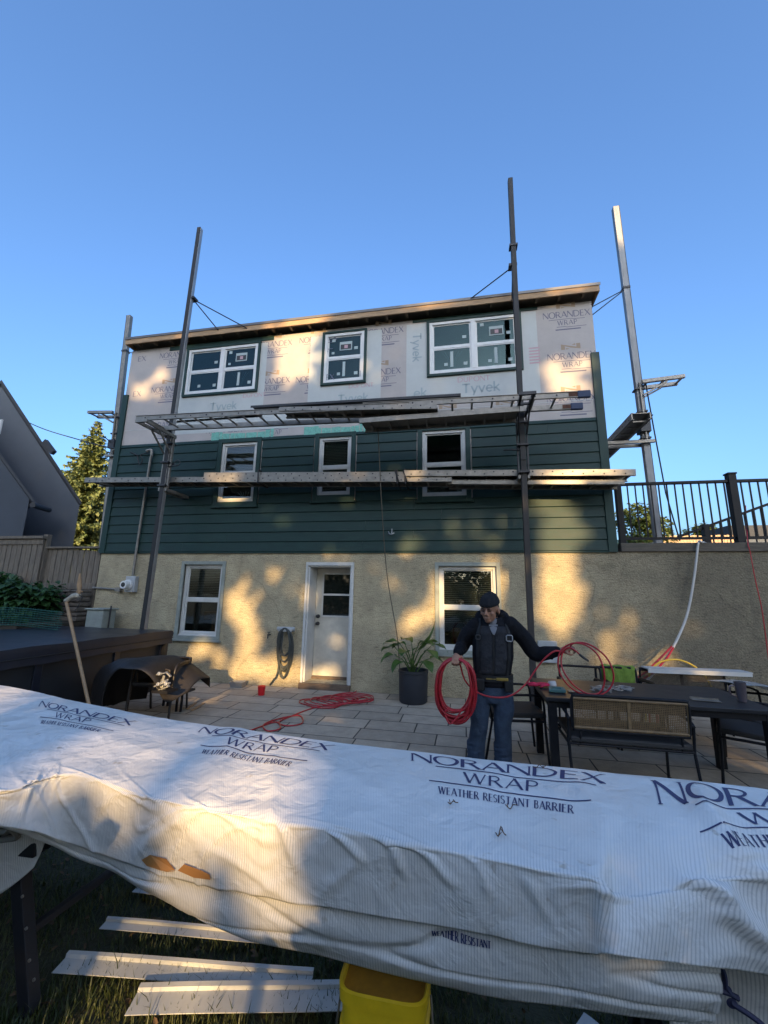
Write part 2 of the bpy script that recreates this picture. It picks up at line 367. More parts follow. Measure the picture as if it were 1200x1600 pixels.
# raised ground to the left of the house and the terrace to the right
M['bed'] = mat('garden_soil', (.05, .04, .028), .95, var=.4, vscale=8, bump=.8, bscale=30)
mb = MB(); mb.bb((-60, -1.35, -.1), (-7.42, 30, 1.0)); struct(mb.build('garden_bed_ground', M['bed']))
M['terrace'] = mat('terrace_paving', (.22, .2, .17), .85, var=.2, vscale=4)
mb = MB(); mb.bb((2.46, .36, -.1), (40, 30, 2.5)); struct(mb.build('terrace', M['terrace']))
mb = MB(); mb.bb((-60, 30.05, -.1), (60, 80, 2.4)); struct(mb.build('hillside', M['soil']))

# ================================================================== HOUSE
XL, XR = -7.335, 2.398
ZS, ZW = 2.384, 6.97          # foot of the siding, top of the wall
ZT = 4.69                      # last course of siding
HOUSE = thing('house', 'two storey house half clad in dark green siding, bare house wrap above', 'house', ((XL+XR)/2, 0, 0))
base_h = [(-5.36, -4.54, .80, 2.13), (-.43, .53, .74, 2.12), (-2.83, -1.97, .10, 2.15)]
ff_h = [(-4.80, -4.02, 3.36, 4.60), (-2.716, -2.065, 3.44, 4.60), (-.712, .072, 3.36, 4.61)]
up_h = [(-5.885, -4.13, 5.70, 6.86), (-2.755, -1.82, 5.70, 6.89), (-.62, 1.147, 5.70, 6.90)]
mb = MB(); holes_wall(mb, XL, XR, -.1, ZS, base_h, 0)
for h in base_h:                                      # reveals
    d = .45 if h[2] < .2 else .12
    mb.quad((h[0], 0, h[2]), (h[0], d, h[2]), (h[0], d, h[3]), (h[0], 0, h[3])); mb.quad((h[1], 0, h[2]), (h[1], d, h[2]), (h[1], d, h[3]), (h[1], 0, h[3]))
    mb.quad((h[0], 0, h[2]), (h[1], 0, h[2]), (h[1], d, h[2]), (h[0], d, h[2])); mb.quad((h[0], 0, h[3]), (h[1], 0, h[3]), (h[1], d, h[3]), (h[0], d, h[3]))
mb.bb((XL, 0.002, -.1), (XL+.2, 8, ZS)); mb.bb((XR-.2, .3, -.1), (XR, 8, ZS))
mb.bb((XL, 7.8, -.1), (XR, 8, ZS))
STUC = mb.build('basement_wall', M['stucco'], HOUSE, fix=False)
mb = MB(); holes_wall(mb, XL+.004, XR-.004, ZS-.02, ZW, ff_h+up_h, -.006)
mb.bb((XL+.004, .002, ZS), (XL+.12, 8, ZW-.1)); mb.bb((XR-.12, .002, ZS), (XR-.004, 8, ZW-.1)); mb.bb((XL, 7.9, ZS), (XR, 8, ZW-.3))
WRAP = mb.build('house_wrap', M['wrap'], HOUSE, fix=False)
# staples and seams of the wrap: a slightly proud overlapping sheet edge
mb = MB()
mb.bb((XL+.03, -.0095, 5.02), (XR-.03, -.0065, 5.03))
mb.build('wrap_seam', M['tyvek'], WRAP)
# lap siding
mb = MB(); EXP = .187; rnd = random.Random(3)
z = ZS; n = 0
trimw = .1
while z < ZT-.02:
    zt = min(z+EXP, ZT)
    segs = [(XL+.1, XR-.1)]
    for h in ff_h:
        if h[2] < zt-.005 and h[3] > z+.005:
            ns = []
            for a, b in segs:
                if h[0]-.12 > a and h[1]+.12 < b: ns += [(a, h[0]-.105), (h[1]+.105, b)]
                else: ns.append((a, b))
            segs = ns
    for a, b in segs:
        cuts = [a]
        x = a+rnd.uniform(1.2, 3.6)
        while x < b-.8: cuts.append(x); x += 3.66
        cuts.append(b)
        for c0, c1 in zip(cuts, cuts[1:]):
            y0, y1 = -.030-rnd.uniform(0, .002), -.012
            g = .0015
            mb.rings([[V((c, y0, z)), V((c, y0+.010, z-.012)), V((c, -.0065, z-.012)), V((c, -.0065, zt)), V((c, y1, zt))] for c in (c0+g, c1-g)])
    z += EXP
SIDE = mb.build('siding', M['siding'], HOUSE)
# corner boards
for a, b, zt in ((XL-.03, XL+.10, 5.87), (XR-.10, XR+.035, 5.91)):
    mb = MB(); mb.bb((a, -.045, ZS-.03), (b, -.008, zt)); mb.bb((a if a < -5 else b-.03, -.007, ZS-.03), (a+.03 if a < -5 else b, .12, zt))
    mb.build('corner_board', M['trim'], HOUSE, bevel=.003)
mb = MB(); mb.bb((XL+.1, -.034, ZS-.035), (XR-.1, -.0005, ZS-.014)); mb.build('water_table', M['trim'], HOUSE)
# dark painted band under the eaves above the new windows
for x0, x1, z0 in ((-6.35, -3.85, 6.865), (-.9, 1.45, 6.905)): mb = MB(); mb.bb((x0, -.020, z0), (x1, -.0105, 6.965)); mb.build('frieze_board', M['trim'], HOUSE)
# roof: low shed roof, raw pine fascia
pL, pR = at(197, 530, Y=-.2), at(934, 441, Y=-.2)
zt = (pL.z+pR.z)/2
mb = MB()
rs = []
for x in (pL.x, pR.x+.02): rs.append([V((x, -.175, zt-.03)), V((x, -.175, zt-.055)), V((x, 8.3, zt-.62)), V((x, 8.3, zt-.52))])
mb.rings(rs); ROOF = mb.build('roof', M['soffit'], HOUSE)
mb = MB(); mb.bb((pL.x, -.205, zt-.155), (pR.x+.02, -.1775, zt-.012)); mb.bb((pL.x, -.1765, zt-.155), (pL.x+.028, 7, zt-.057)) ; mb.bb((pR.x-.008, -.1765, zt-.155), (pR.x+.02, 7, zt-.057))
mb.build('fascia', M['fascia'], ROOF)
mb = MB(); mb.bb((pL.x-.015, -.22, zt-.010), (pR.x+.035, .1, zt+.008)); mb.bb((pL.x-.015, -.22, zt-.045), (pR.x+.035, -.208, zt-.0105)); mb.build('drip_edge', M['drip'], ROOF)
x = pL.x+.25
while x < pR.x-.1: mb = MB(); mb.bb((x, -.176, zt-.15), (x+.04, -.03, zt-.058)); mb.build('rafter_tail', M['soffit'], ROOF); x += .405

# white wrap strips round the new windows, with their print
def panel(px0, py0, px1, py1, y=-.0105):
    a, b = at(px0, py0, Y=0), at(px1, py1, Y=0)
    return a.x, b.x, b.z, a.z
mb = MB()
def cutpanel(x0, x1, z0, z1, y): holes_wall(mb, x0, x1, z0, z1, [h for h in up_h], y)
cutpanel(-6.06, -3.98, 5.13, 6.82, -.0085); cutpanel(-3.02, -1.52, 5.22, 6.84, -.0085); cutpanel(-1.02, 1.42, 5.16, 6.88, -.0085)
cutpanel(-5.95, -1.3, 4.86, 5.18, -.0085)
TYV = mb.build('flashing_wrap', M['tyvek'], HOUSE, fix=False)
def wall_fn(ox, oz, s, y, rot=0):
    c, q = math.cos(rot), math.sin(rot)
    return lambda u, v: V((ox+(u*c-v*q)*s, y, oz+(u*q+v*c)*s))
# name print of the house wrap
def logo(ox, oz, s, y, parent, weight=.95, full=True, ink='inkfade', emb='emblemfade'):
    mb = MB(); fn = wall_fn(ox, oz, s, y)
    write(mb, 'NORANDEX', -.5, 0, .155, fn, width=1.0, sp=.06, step=.2, weight=weight, serif=False)
    write(mb, 'WRAP', -.2, -.19, .12, fn, width=.42, sp=.14, step=.2, weight=weight, serif=False)
    for pts in ([(-.38, -.045), (.1, -.04), (.14, -.055), (.38, -.055)], [(-.22, -.23), (-.05, -.23), (0, -.245), (.4, -.24)]): ribbon(mb, pts, .013, fn, .3)
    ribbon(mb, [(-.25, -.3), (.28, -.3)], .03, fn, .3)
    mb.mi = 1
    for q in ([(-.2, .37), (-.2, .235), (-.12, .235), (-.12, .32), (0, .275), (0, .315)], [(.2, .235), (.2, .37), (.12, .37), (.12, .285), (0, .315), (0, .275)], [(-.1, .235), (-.1, .27), (-.02, .25)], [(.1, .37), (.1, .33), (.02, .345)]): mb.quad(*[fn(a, b) for a, b in q])
    return mb.build('wrap_print', [M[ink], M[emb]], parent, fix=False)
for px, py in ((885, 496), (893, 561), (893, 628), (275, 558), (262, 612), (258, 668), (428, 542), (424, 600), (599, 522), (594, 586),
               (497, 534), (492, 596), (350, 676), (604, 662), (790, 648), (428, 668), (700, 655)):
    p = at(px, py, Y=0)
    s = .82
    if p.x-.42 < XL+.02:
        continue
    logo(p.x, p.z, s, -.0075, WRAP)
for px, py in ((219, 565), (211, 620)):      # half a logo at the left edge of the wall, cut by the corner
    p = at(px, py, Y=0); fn = wall_fn(p.x, p.z, .82, -.0075); mb = MB()
    write(mb, 'EX', -.07, 0, .155, fn, sp=.06, step=.2, weight=.95, serif=False); mb.build('wrap_print', M['inkfade'], WRAP, fix=False)
for px, py, h in ((328, 642, .17), (528, 630, .17), (722, 615, .19)):
    p = at(px, py, Y=0); mb = MB(); write(mb, 'tyvek', p.x, p.z, h, wall_fn(0, 0, 1, -.0105), sp=.05, step=.2, weight=1.0, serif=False); mb.build('lettering', M['inkgrey'], TYV, fix=False)
p = at(671, 620, Y=0); mb = MB(); write(mb, 'ek', p.x-.3, p.z, .19, wall_fn(0, 0, 1, -.0105), sp=.05, step=.2, serif=False); mb.build('lettering', M['inkgrey'], TYV, fix=False)
p = at(645, 522, Y=0); fn = lambda u, v, p=p: V((p.x+v, -.0105, p.z-u))
mb = MB(); write(mb, 'tyvek', 0, 0, .17, fn, sp=.05, step=.2, serif=False); mb.build('lettering', M['inkgrey'], TYV, fix=False)
for px, py, h in ((380, 622, .085), (545, 607, .085), (715, 598, .1)):
    p = at(px, py, Y=0); mb = MB(); write(mb, 'DUPONT', p.x, p.z, h, wall_fn(0, 0, 1, -.0105), sp=.1, step=.2, weight=1.1, serif=False); mb.build('lettering', M['inkred'], TYV, fix=False)
p = at(826, 545, Y=0); mb = MB()
for i in range(6): ribbon(mb, [(p.x, p.z-.06*i), (p.x+.19, p.z-.06*i)], .028, wall_fn(0, 0, 1, -.0105), .4)
mb.build('small_print', M['inkred'], TYV, fix=False)
# green flashing tape over the heads of the middle windows
for x0, x1 in ((-5.08, -3.7), (-3.05, -1.75), (-.92, .52)):
    mb = MB(); rr = random.Random(int(x0*10))
    xx = x0
    while xx < x1:
        xw = rr.uniform(.05, .11); zt_ = 4.80+rr.uniform(-.012, .012)+(.05 if (xx < x0+.22 or xx > x1-.22) else 0)
        mb.bb((xx, -.0165, ZT-.01), (min(xx+xw, x1), -.0095-rr.random()*.002, zt_)); xx += xw+rr.choice((0, 0, .012, .02))
    mb.build('flashing_tape', M['tape'], HOUSE)

# ------------------------------------------------------------------ windows
def pane_box(mb, x0, x1, z0, z1, y): mb.bb((x0, y, z0), (x1, y+.008, z1))
def window(x0, x1, z0, z1, kind):
    trim = M['trim'] if kind != 'base' else M['paletrim']
    tw, tp = {'new': (.052, .05), 'ff': (.085, .046), 'base': (.065, .035)}[kind]
    mb = MB()
    if kind == 'new':      # dark casing inside the opening line
        fx0, fx1, fz0, fz1 = x0+tw, x1-tw, z0+tw, z1-tw*.8; ox0, ox1, oz0, oz1 = x0, x1, z0, z1
    else: fx0, fx1, fz0, fz1 = x0, x1, z0, z1; ox0, ox1, oz0, oz1 = x0-tw, x1+tw, z0-tw, z1+tw
    if kind == 'ff': oz0 = min(oz0, ZS+EXP*math.floor((z0-ZS)/EXP)+.004)
    y0 = -tp
    mb.bb((ox0, y0, oz0), (fx0, .03, oz1)); mb.bb((fx1, y0, oz0), (ox1, .03, oz1))
    mb.bb((fx0, y0+.002, fz1), (fx1, .03, oz1)); mb.bb((fx0, y0+.002, oz0), (fx1, .03, fz0))
    if kind != 'new': mb.bb((ox0-.03, y0-.03, oz0-.035), (ox1+.03, .0, oz0-.0005))
    W = mb.build('window', trim, HOUSE, bevel=.004)
    fr = .06 if kind == 'new' else .055
    yf = -.03 if kind == 'new' else (-.012 if kind == 'ff' else .03)
    mb = MB(); e = .0005
    mb.bb((fx0+e, yf, fz0+e), (fx0+fr, yf+.06, fz1-e)); mb.bb((fx1-fr, yf, fz0+e), (fx1-e, yf+.06, fz1-e))
    mb.bb((fx0+fr, yf+.002, fz1-fr), (fx1-fr, yf+.06, fz1-e)); mb.bb((fx0+fr, yf+.002, fz0+e), (fx1-fr, yf+.06, fz0+fr*1.1))
    if kind == 'base': mb.bb((fx0-.01, yf-.03, fz0-.02), (fx1+.01, yf-.001, fz0+.02))
    cols = [(fx0+fr, fx1-fr)]
    if kind == 'new' and fx1-fx0 > 1.2:
        c = (fx0+fx1)/2; mb.bb((c-fr*.75, yf-.001, fz0+fr*1.1), (c+fr*.75, yf+.06, fz1-fr)); cols = [(fx0+fr, c-fr*.75), (c+fr*.75, fx1-fr)]
    WH = M['oldwhite'] if kind != 'new' else M['white']
    mb.build('frame', WH, W, bevel=.003)
    zm = (fz0+fz1)/2+(0 if kind != 'ff' else -.02)
    panes = []
    for a, b in cols:
        mb = MB(); s = .028
        mb.bb((a, yf+.02, zm-.022), (b, yf+.05, zm+.022))
        for q0, q1, yy in ((fz0+fr*1.1, zm-.022, yf+.026), (zm+.022, fz1-fr, yf+.03)):
            mb.bb((a, yy, q0), (a+s, yy+.02, q1)); mb.bb((b-s, yy, q0), (b, yy+.02, q1)); mb.bb((a+s, yy+.001, q0), (b-s, yy+.02, q0+s*.8)); mb.bb((a+s, yy+.001, q1-s*.8), (b-s, yy+.02, q1))
            panes.append((a+s, b-s, q0+s*.8, q1-s*.8, yy+.008))
        mb.build('sash', WH, W)
    mb = MB()
    for p in panes: pane_box(mb, *p)
    mb.build('pane', M['glassnew'] if kind == 'new' else M['glass'], W)
    # the dim room behind it
    mb = MB(); d = .9
    mb.rings([[V((x0-.1, .075, z0-.1)), V((x1+.1, .075, z0-.1)), V((x1+.1, .075, z1+.1)), V((x0-.1, .075, z1+.1))], [V((x0-.3, d, z0-.3)), V((x1+.3, d, z0-.3)), V((x1+.3, d, z1+.3)), V((x0-.3, d, z1+.3))]], caps=False)
    mb.quad((x0-.3, d, z0-.3), (x1+.3, d, z0-.3), (x1+.3, d, z1+.3), (x0-.3, d, z1+.3))
    mb.build('room', M['room'], W, fix=False)
    return W, cols, (fx0, fx1, fz0, fz1), zm, yf
def blind(W, x0, x1, z0, z1, y=.10, step=.032, m='blind'):
    mb = MB(); z = z1
    while z > z0:
        mb.bar((x0, y, z), (x1, y, z), .026, .003, up=(0, .45, 1)); z -= step
    mb.build('blind', M[m], W)
for h in base_h[:2]:
    W, cols, F, zm, yf = window(*h, 'base')
    blind(W, F[0]+.03, F[1]-.03, zm-(.05 if h[0] < -2 else .28), F[3]-.05)
    mb = MB()
    if h[0] > -2:
        mb.bb((F[0]+.05, .55, F[2]-.1), (F[1]-.05, .8, F[2]+.22)); mb.ball(((F[0]+F[1])/2+.14, .45, F[2]+.25), (.12, .1, .17)); mb.ball(((F[0]+F[1])/2-.2, .45, F[2]+.2), (.13, .1, .13))
    else:
        mb.bb((F[0]+.1, .6, F[2]+.25), (F[1]-.1, .8, F[2]+.42)); mb.bb((F[0]+.35, .5, F[2]), (F[0]+.45, .6, F[2]+.3))
    mb.build('furniture', M['roomwarm'], W, bevel=.02)
for i, h in enumerate(ff_h):
    W, cols, F, zm, yf = window(*h, 'ff')
    if i < 2: blind(W, F[0]+.05, F[1]-.05, F[2]+(.05 if i == 1 else .5), F[3]-.05)
    mb = MB()
    if i != 1:
        mb.lathe((F[0]+.42+.12*i, .24, F[2]+.02), [(.05, 0), (.065, .05), (.06, .09)], 12)
        for k in range(5): mb.tube([(F[0]+.42+.12*i, .24, F[2]+.09), (F[0]+.42+.12*i+.03*(k-2), .2+.02*k, F[2]+.2), (F[0]+.42+.12*i+.06*(k-2), .2, F[2]+.25+.02*(k % 2))], .006, 5)
        mb.build('windowsill_pot', M['sticker'], W)
for i, h in enumerate(up_h):
    W, cols, F, zm, yf = window(*h, 'new')
    rr = random.Random(20+i); y = yf+.0335
    for a, b in cols:
        wd = b-a
        for fx, z, ww, hh in ((.12, F[3]-.17, .07, .065), (.3, F[2]+.17, .065, .06), (.78, zm+.17, .075, .06), (.12, zm+.10, .055, .05), (.80, F[2]+.16, .07, .065)):
            if rr.random() < .8: mb = MB(); mb.bb((a+fx*wd, y, z), (a+fx*wd+ww, y+.002, z+hh)); mb.build('sticker', M['sticker'], W)
        if i != 0 or a > cols[0][0]+.1: mb = MB(); mb.bb((a+.46*wd, y-.003, F[2]+.14), (a+.46*wd+.055, y-.001, zm-.09)); mb.build('sticker', M['sticker'], W)
        if i == 1 or a > cols[0][0]+.1:
            mb = MB(); mb.bb((a+.35*wd, y+.0005, zm+.17), (a+.35*wd+.26, y+.0025, zm+.36))
            mb.mi = 1; mb.bb((a+.35*wd+.02, y-.002, zm+.19), (a+.35*wd+.24, y+.0006, zm+.30)); mb.mi = 2; mb.bb((a+.35*wd+.10, y-.004, zm+.21), (a+.35*wd+.17, y-.0015, zm+.28))
            mb.build('energy_label', [M['sticker'], M['dark'], M['inkred']], W)
    if i != 1:      # plastic film hanging inside one sash
        a, b = cols[0] if i == 2 else cols[1]
        mb = MB(); c = (a+b)/2
        for k in range(7):
            t = (k-3)/3; mb.tube([(c+t*.2, .06, zm-.06), (c+t*.09, .065, zm-.2), (c+t*.05, .06, F[2]+.12)], .004+.003*(k % 2), 5)
        mb.build('plastic_film', M['sticker'], W)

# ------------------------------------------------------------------ door
h = base_h[2]
M['door'] = mat('old_white_door', (.52, .49, .41), .55, var=.13, vscale=5, bump=.1, bscale=20)
M['wood'] = mat('weathered_threshold', (.13, .09, .06), .8, var=.3, vscale=8, stretch=(1, 6, 6))
yd = .36
mb = MB(); mb.bb((h[0]+.06, yd, h[2]+.05), (h[1]-.05, yd+.045, h[3]-.06))
DOOR = mb.build('door', M['door'], HOUSE, bevel=.004)
mb = MB()      # casing and the deep jambs
mb.bb((h[0]-.02, -.03, h[2]-.09), (h[0]+.02, .0005, h[3]+.01)); mb.bb((h[1]-.02, -.03, h[2]-.09), (h[1]+.03, .0005, h[3]+.01)); mb.bb((h[0]-.02, -.032, h[3]-.03), (h[1]+.03, .0007, h[3]+.03))
mb.bb((h[0]+.02, .001, h[2]), (h[0]+.055, yd+.05, h[3]-.02)); mb.bb((h[1]-.045, .001, h[2]), (h[1]-.012, yd+.05, h[3]-.02)); mb.bb((h[0]+.056, .001, h[3]-.055), (h[1]-.046, yd+.05, h[3]-.022))
mb.build('door_frame', M['oldwhite'], DOOR, bevel=.003)
mb = MB(); mb.bb((h[0]-.03, -.07, h[2]-.12), (h[1]+.03, yd+.05, h[2]-.002)); mb.bb((h[0]+.06, yd-.04, h[2]), (h[1]-.05, yd+.04, h[2]+.048)); mb.build('threshold', M['wood'], DOOR, bevel=.006)
gx0, gx1, gz0, gz1 = h[0]+.21, h[1]-.11, 1.22, 1.98
mb = MB()
mb.bb((gx0-.03, yd-.012, gz0-.03), (gx0, yd+.001, gz1+.03)); mb.bb((gx1, yd-.012, gz0-.03), (gx1+.03, yd+.001, gz1+.03)); mb.bb((gx0, yd-.012, gz1), (gx1, yd+.001, gz1+.03)); mb.bb((gx0, yd-.012, gz0-.03), (gx1, yd+.001, gz0)); mb.bb((gx0, yd-.011, 1.585), (gx1, yd+.001, 1.62))
mb.build('glazing_frame', M['oldwhite'], DOOR)
M['doorglass'] = mat('dark_door_glass', (.012, .014, .012), .04, spec=.8)
mb = MB(); mb.bb((gx0, yd-.006, gz0), (gx1, yd-.001, 1.585)); mb.bb((gx0, yd-.006, 1.62), (gx1, yd-.001, gz1)); mb.build('pane', M['doorglass'], DOOR)
for z in (1.07, 1.2):
    mb = MB(); mb.cyl((h[0]+.125, yd, z), (h[0]+.125, yd-.02, z), .035, 16); mb.cyl((h[0]+.125, yd-.02, z), (h[0]+.125, yd-.05, z), .014, 12); mb.ball((h[0]+.125, yd-.06, z), (.03, .022, .03))
    mb.build('handle' if z < 1.1 else 'deadbolt', M['dark'], DOOR, smooth='auto')

# ------------------------------------------------------------------ meter, conduits, tap on the wall
M['grey'] = mat('grey_meter_box', (.36, .37, .37), .5, var=.1)
p = at(208, 914, Y=0)
mb = MB(); mb.bb((p.x-.1, -.1, p.z-.14), (p.x+.12, -.0005, p.z+.17)); MET = mb.build('electric_meter', M['grey'], HOUSE, bevel=.01)
mb = MB(); mb.cyl((p.x-.02, -.1, p.z), (p.x-.02, -.14, p.z), .1, 24); mb.cyl((p.x-.02, -.14, p.z), (p.x-.02, -.23, p.z), .085, 24, .075); mb.build('meter_dome', M['white'], MET, smooth='auto')
mb = MB(); mb.cyl((p.x-.02, -.2305, p.z), (p.x-.02, -.234, p.z), .045, 20); mb.build('meter_dial', M['dark'], MET)
q = at(237, 712, Y=-.07)
mb = MB(); mb.tube([(p.x+.02, -.06, p.z+.17), (p.x+.02, -.06, ZS), (q.x-.02, -.07, q.z-.05), (q.x, -.07, q.z)], .025, 10); mb.tube(cat([(q.x, -.07, q.z), (q.x-.02, -.08, q.z+.12), (q.x-.12, -.1, q.z+.1)], 5), .028, 8)
mb.build('conduit', M['alu'], HOUSE, smooth='auto')
mb = MB(); a, b = at(145, 918, Y=-.04), at(186, 921, Y=-.04); mb.cyl(a, b, .018, 8); mb.bb((b.x-.05, -.09, b.z-.04), (b.x+.06, -.001, b.z+.04)); mb.build('conduit', M['alu'], HOUSE, smooth='auto')
p = at(420, 992, Y=-.06); mb = MB(); mb.cyl((p.x, -.001, p.z), (p.x, -.1, p.z), .014, 8); mb.cyl((p.x, -.09, p.z), (p.x, -.1, p.z-.06), .012, 8); mb.cyl((p.x, -.06, p.z), (p.x, -.06, p.z+.04), .008, 8); mb.cyl((p.x, -.06, p.z+.04), (p.x, -.06, p.z+.05), .028, 10)
mb.build('tap', M['dark'], HOUSE, smooth='auto')
p = at(862, 1020, Y=-.04); a, b = at(840, 1001, Y=-.04), at(872, 1036, Y=-.04)
mb = MB(); mb.bb((a.x, -.07, b.z), (b.x, -.001, a.z)); mb.build('outlet_box', M['grey'], HOUSE, bevel=.008)
p = at(612, 832, Y=-.05); mb = MB(); mb.tube(cat([(p.x-.06, -.04, p.z+.02), (p.x-.04, -.07, p.z-.02), (p.x, -.08, p.z-.035), (p.x+.05, -.07, p.z-.01)], 5), .01, 6); mb.cyl((p.x, -.02, p.z+.08), (p.x, -.05, p.z-.03), .008, 6); mb.build('hose_hook', M['aluw'], HOUSE)
# ================================================================== BESIDE THE HOUSE
# retaining wall with its timber cap
M['stuccog'] = M['stucco']
RW = thing('retaining_wall', 'tall grey stucco retaining wall topped by a timber beam, right of the house', 'wall', (5, 0, 0))
mb = MB(); mb.bb((XR+.002, .004, -.1), (9.5, .34, 2.36)); mb.build('wall', M['stuccog'], RW)
M['timber'] = mat('weathered_timber', (.10, .085, .065), .85, var=.3, vscale=5, stretch=(1, 7, 7), bump=.4, bscale=30)
mb = MB(); mb.bb((XR+.09, -.03, 2.362), (5.2, .3, 2.50)); mb.bb((5.204, -.03, 2.362), (9.5, .3, 2.50)); mb.build('cap_beam', M['timber'], RW, bevel=.008)
# railing on it
RA = thing('railing', 'dark metal railing with thin balusters on top of the retaining wall', 'railing', (5, .05, 2.5))
z0, z1, y = 2.58, 3.49, .06
mb = MB(); mb.bb((XR+.12, y-.03, z1-.02), (9.4, y+.03, z1+.025)); mb.build('top_rail', M['blackmetal'], RA, bevel=.004)
mb = MB(); mb.bb((XR+.12, y-.02, z0-.02), (9.4, y+.02, z0+.02)); mb.build('bottom_rail', M['blackmetal'], RA)
for x, zt in ((XR+.15, 3.49), (4.22, 3.60), (6.1, 3.6), (8.0, 3.6)):
    mb = MB(); hw = .045 if x < 3 else .055; mb.bb((x-hw, y-hw, 2.5), (x+hw, y+hw, zt)); mb.bb((x-hw-.012, y-hw-.012, zt), (x+hw+.012, y+hw+.012, zt+.025)); mb.build('post', M['blackmetal'], RA, bevel=.004)
x = XR+.3
while x < 9.3:
    if min(abs(x-c) for c in (4.22, 6.1, 8.0)) > .07:
        mb = MB(); mb.bb((x-.009, y-.009, z0+.02), (x+.009, y+.009, z1-.02)); mb.build('baluster', M['blackmetal'], RA)
    x += .118
# stair handrail rising behind it
SRL = thing('stair_railing', 'dark sloping stair handrail with balusters, behind the straight railing', 'railing', (5, 1.6, 2.5))
a, b = at(1062, 838, Y=1.4), at(1205, 786, Y=1.4); d = (b-a)
mb = MB(); mb.bar(a-d*.02, b+d*1.2, .05, .045); mb.build('handrail', M['blackmetal'], SRL)
for k in range(3, 26):
    q = a+d*(.088*k); zb = max(2.5, q.z-.85)
    if q.z-zb > .12: mb = MB(); mb.bb((q.x-.009, q.y-.009, zb), (q.x+.009, q.y+.009, q.z-.02)); mb.build('baluster', M['blackmetal'], SRL)
q = a+d*.28; mb = MB(); mb.bb((q.x-.05, q.y-.05, 2.5), (q.x+.05, q.y+.05, q.z+.05)); mb.build('post', M['blackmetal'], SRL)
# pale cable and red hose over the wall
M['cable'] = mat('pale_cable', (.52, .50, .46), .5); M['redhose'] = mat('red_air_hose', (.38, .010, .018), .42, var=.2, vscale=20, coat=.2)
mb = MB(); mb.tube(cat([at(1103, 849, Y=.2), at(1096, 847, Y=-.07), at(1091, 850, Y=-.08), at(1085, 900, Y=-.09), at(1075, 955, Y=-.12), at(1060, 995, Y=-.22), at(1040, 1030, Y=-.4), at(1012, 1062, Y=-.75), at(1006, 1072, Y=-1.0), V((2.2, -1.05, .02)), V((2.6, -.9, .02))], 6), .017, 8)
tag(mb.build('cable', M['cable'], smooth=True), 'pale thick cable hanging over the retaining wall down behind the patio table', 'cable')
mb = MB(); mb.tube(cat([at(1052, 1012, Y=-.3), at(1042, 1028, Y=-.42), at(1022, 1050, Y=-.62), at(1004, 1066, Y=-.85), V((2.3, -1.2, .3)), V((2.2, -1.3, .02)), V((1.9, -1.2, .02))], 6), .013, 8)
mb.tube(cat([at(1050, 1010, Y=-.28), at(1034, 1026, Y=-.40), at(1012, 1048, Y=-.60), at(996, 1064, Y=-.83), V((2.2, -1.25, .3)), V((2.1, -1.36, .02)), V((1.8, -1.35, .02))], 6), .013, 8)
tag(mb.build('air_hose', M['redhose'], smooth=True), 'short doubled red hose running beside the pale cable at the foot of the retaining wall', 'hose')
mb = MB(); mb.tube(cat([at(1165, 790, Y=.3), at(1168, 845, Y=-.02), at(1172, 862, Y=-.06), at(1180, 905, Y=-.07), at(1190, 950, Y=-.08), at(1197, 1000, Y=-.09), at(1205, 1060, Y=-.12), at(1214, 1110, Y=-.1)], 6), .007, 6)
tag(mb.build('cord', M['redhose'], smooth=True), 'thin red cord hanging down the grey retaining wall at the right edge', 'cord')

# ------------------------------------------------------------------ neighbour's house
M['nwall'] = mat('blue_grey_render', (.085, .095, .11), .9, var=.08, vscale=1.2, bump=.3, bscale=60)
M['nwall2'] = mat('dark_grey_cladding', (.045, .054, .068), .9, var=.1, vscale=1.5)
M['nroof'] = mat('dark_roof', (.035, .037, .042), .8, var=.2)
NB = thing('neighbour_house', 'dark grey neighbour house with steep gables beyond the fence at the left', 'house', (-16, 5, 1))
def gable(Y, eave, slope_pt, depth, m, ov=.25, back=(-.93, .37)):
    "gable front facing the yard; the ridge runs back to the left, so only the front shows"
    e = at(*eave, Y=Y); s = at(*slope_pt, Y=Y); k = (s.z-e.z)/(e.x-s.x); span = 9.0
    apex = V((e.x-span/2, Y, e.z+k*span/2)); l = V((e.x-span, Y, e.z)); wx = e.x-ov; B = V((back[0]*depth, back[1]*depth, 0))
    mb = MB(); mb.prism([(wx+.02, Y, .5), (wx, Y, e.z+k*ov), tuple(apex), (l.x+ov, Y, e.z+k*ov), (l.x+ov, Y, .5)], B); mb.build('wall', m, NB)
    mb = MB(); F = V((0, -.06, 0))
    for q in (e, l): mb.rings([[V((r.x, r.y, r.z+d))+g for r, d in ((q, 0), (apex, .02), (apex, .16), (q, .10))] for g in (F, B)])
    return mb, e, k
mb, e, k = gable(4.0, (129, 789), (2, 598), 9, M['nwall'], .12); rf = mb.build('roof', M['nroof'], NB)
q = at(83, 706, Y=3.9); mb = MB(); mb.bar(V((q.x-.40, 3.88, q.z+.40)), V((q.x+.06, 3.88, q.z-.05)), .12, .16); mb.build('gutter', M['nroof'], NB)
mb, e2, k2 = gable(2.6, (57, 789), (0, 712), 3.0, M['nwall2'], .3, back=(-.8, .45)); mb.build('roof', M['nroof'], NB)
mb = MB(); mb.cyl((e2.x-.02, 2.5, e2.z-.02), (e2.x-.5, 3.4, e2.z+.02), .08, 10); mb.build('gutter', M['nroof'], NB)
p = at(0, 668, Y=3.98); mb = MB(); mb.bb((p.x-.7, 3.95, p.z-.25), (p.x+.06, 3.999, p.z+.3)); wn_ = mb.build('window', M['white'], NB); mb = MB(); mb.bb((p.x-.62, 3.94, p.z-.17), (p.x-.02, 3.949, p.z+.22)); mb.build('pane', M['glassnew'], wn_)

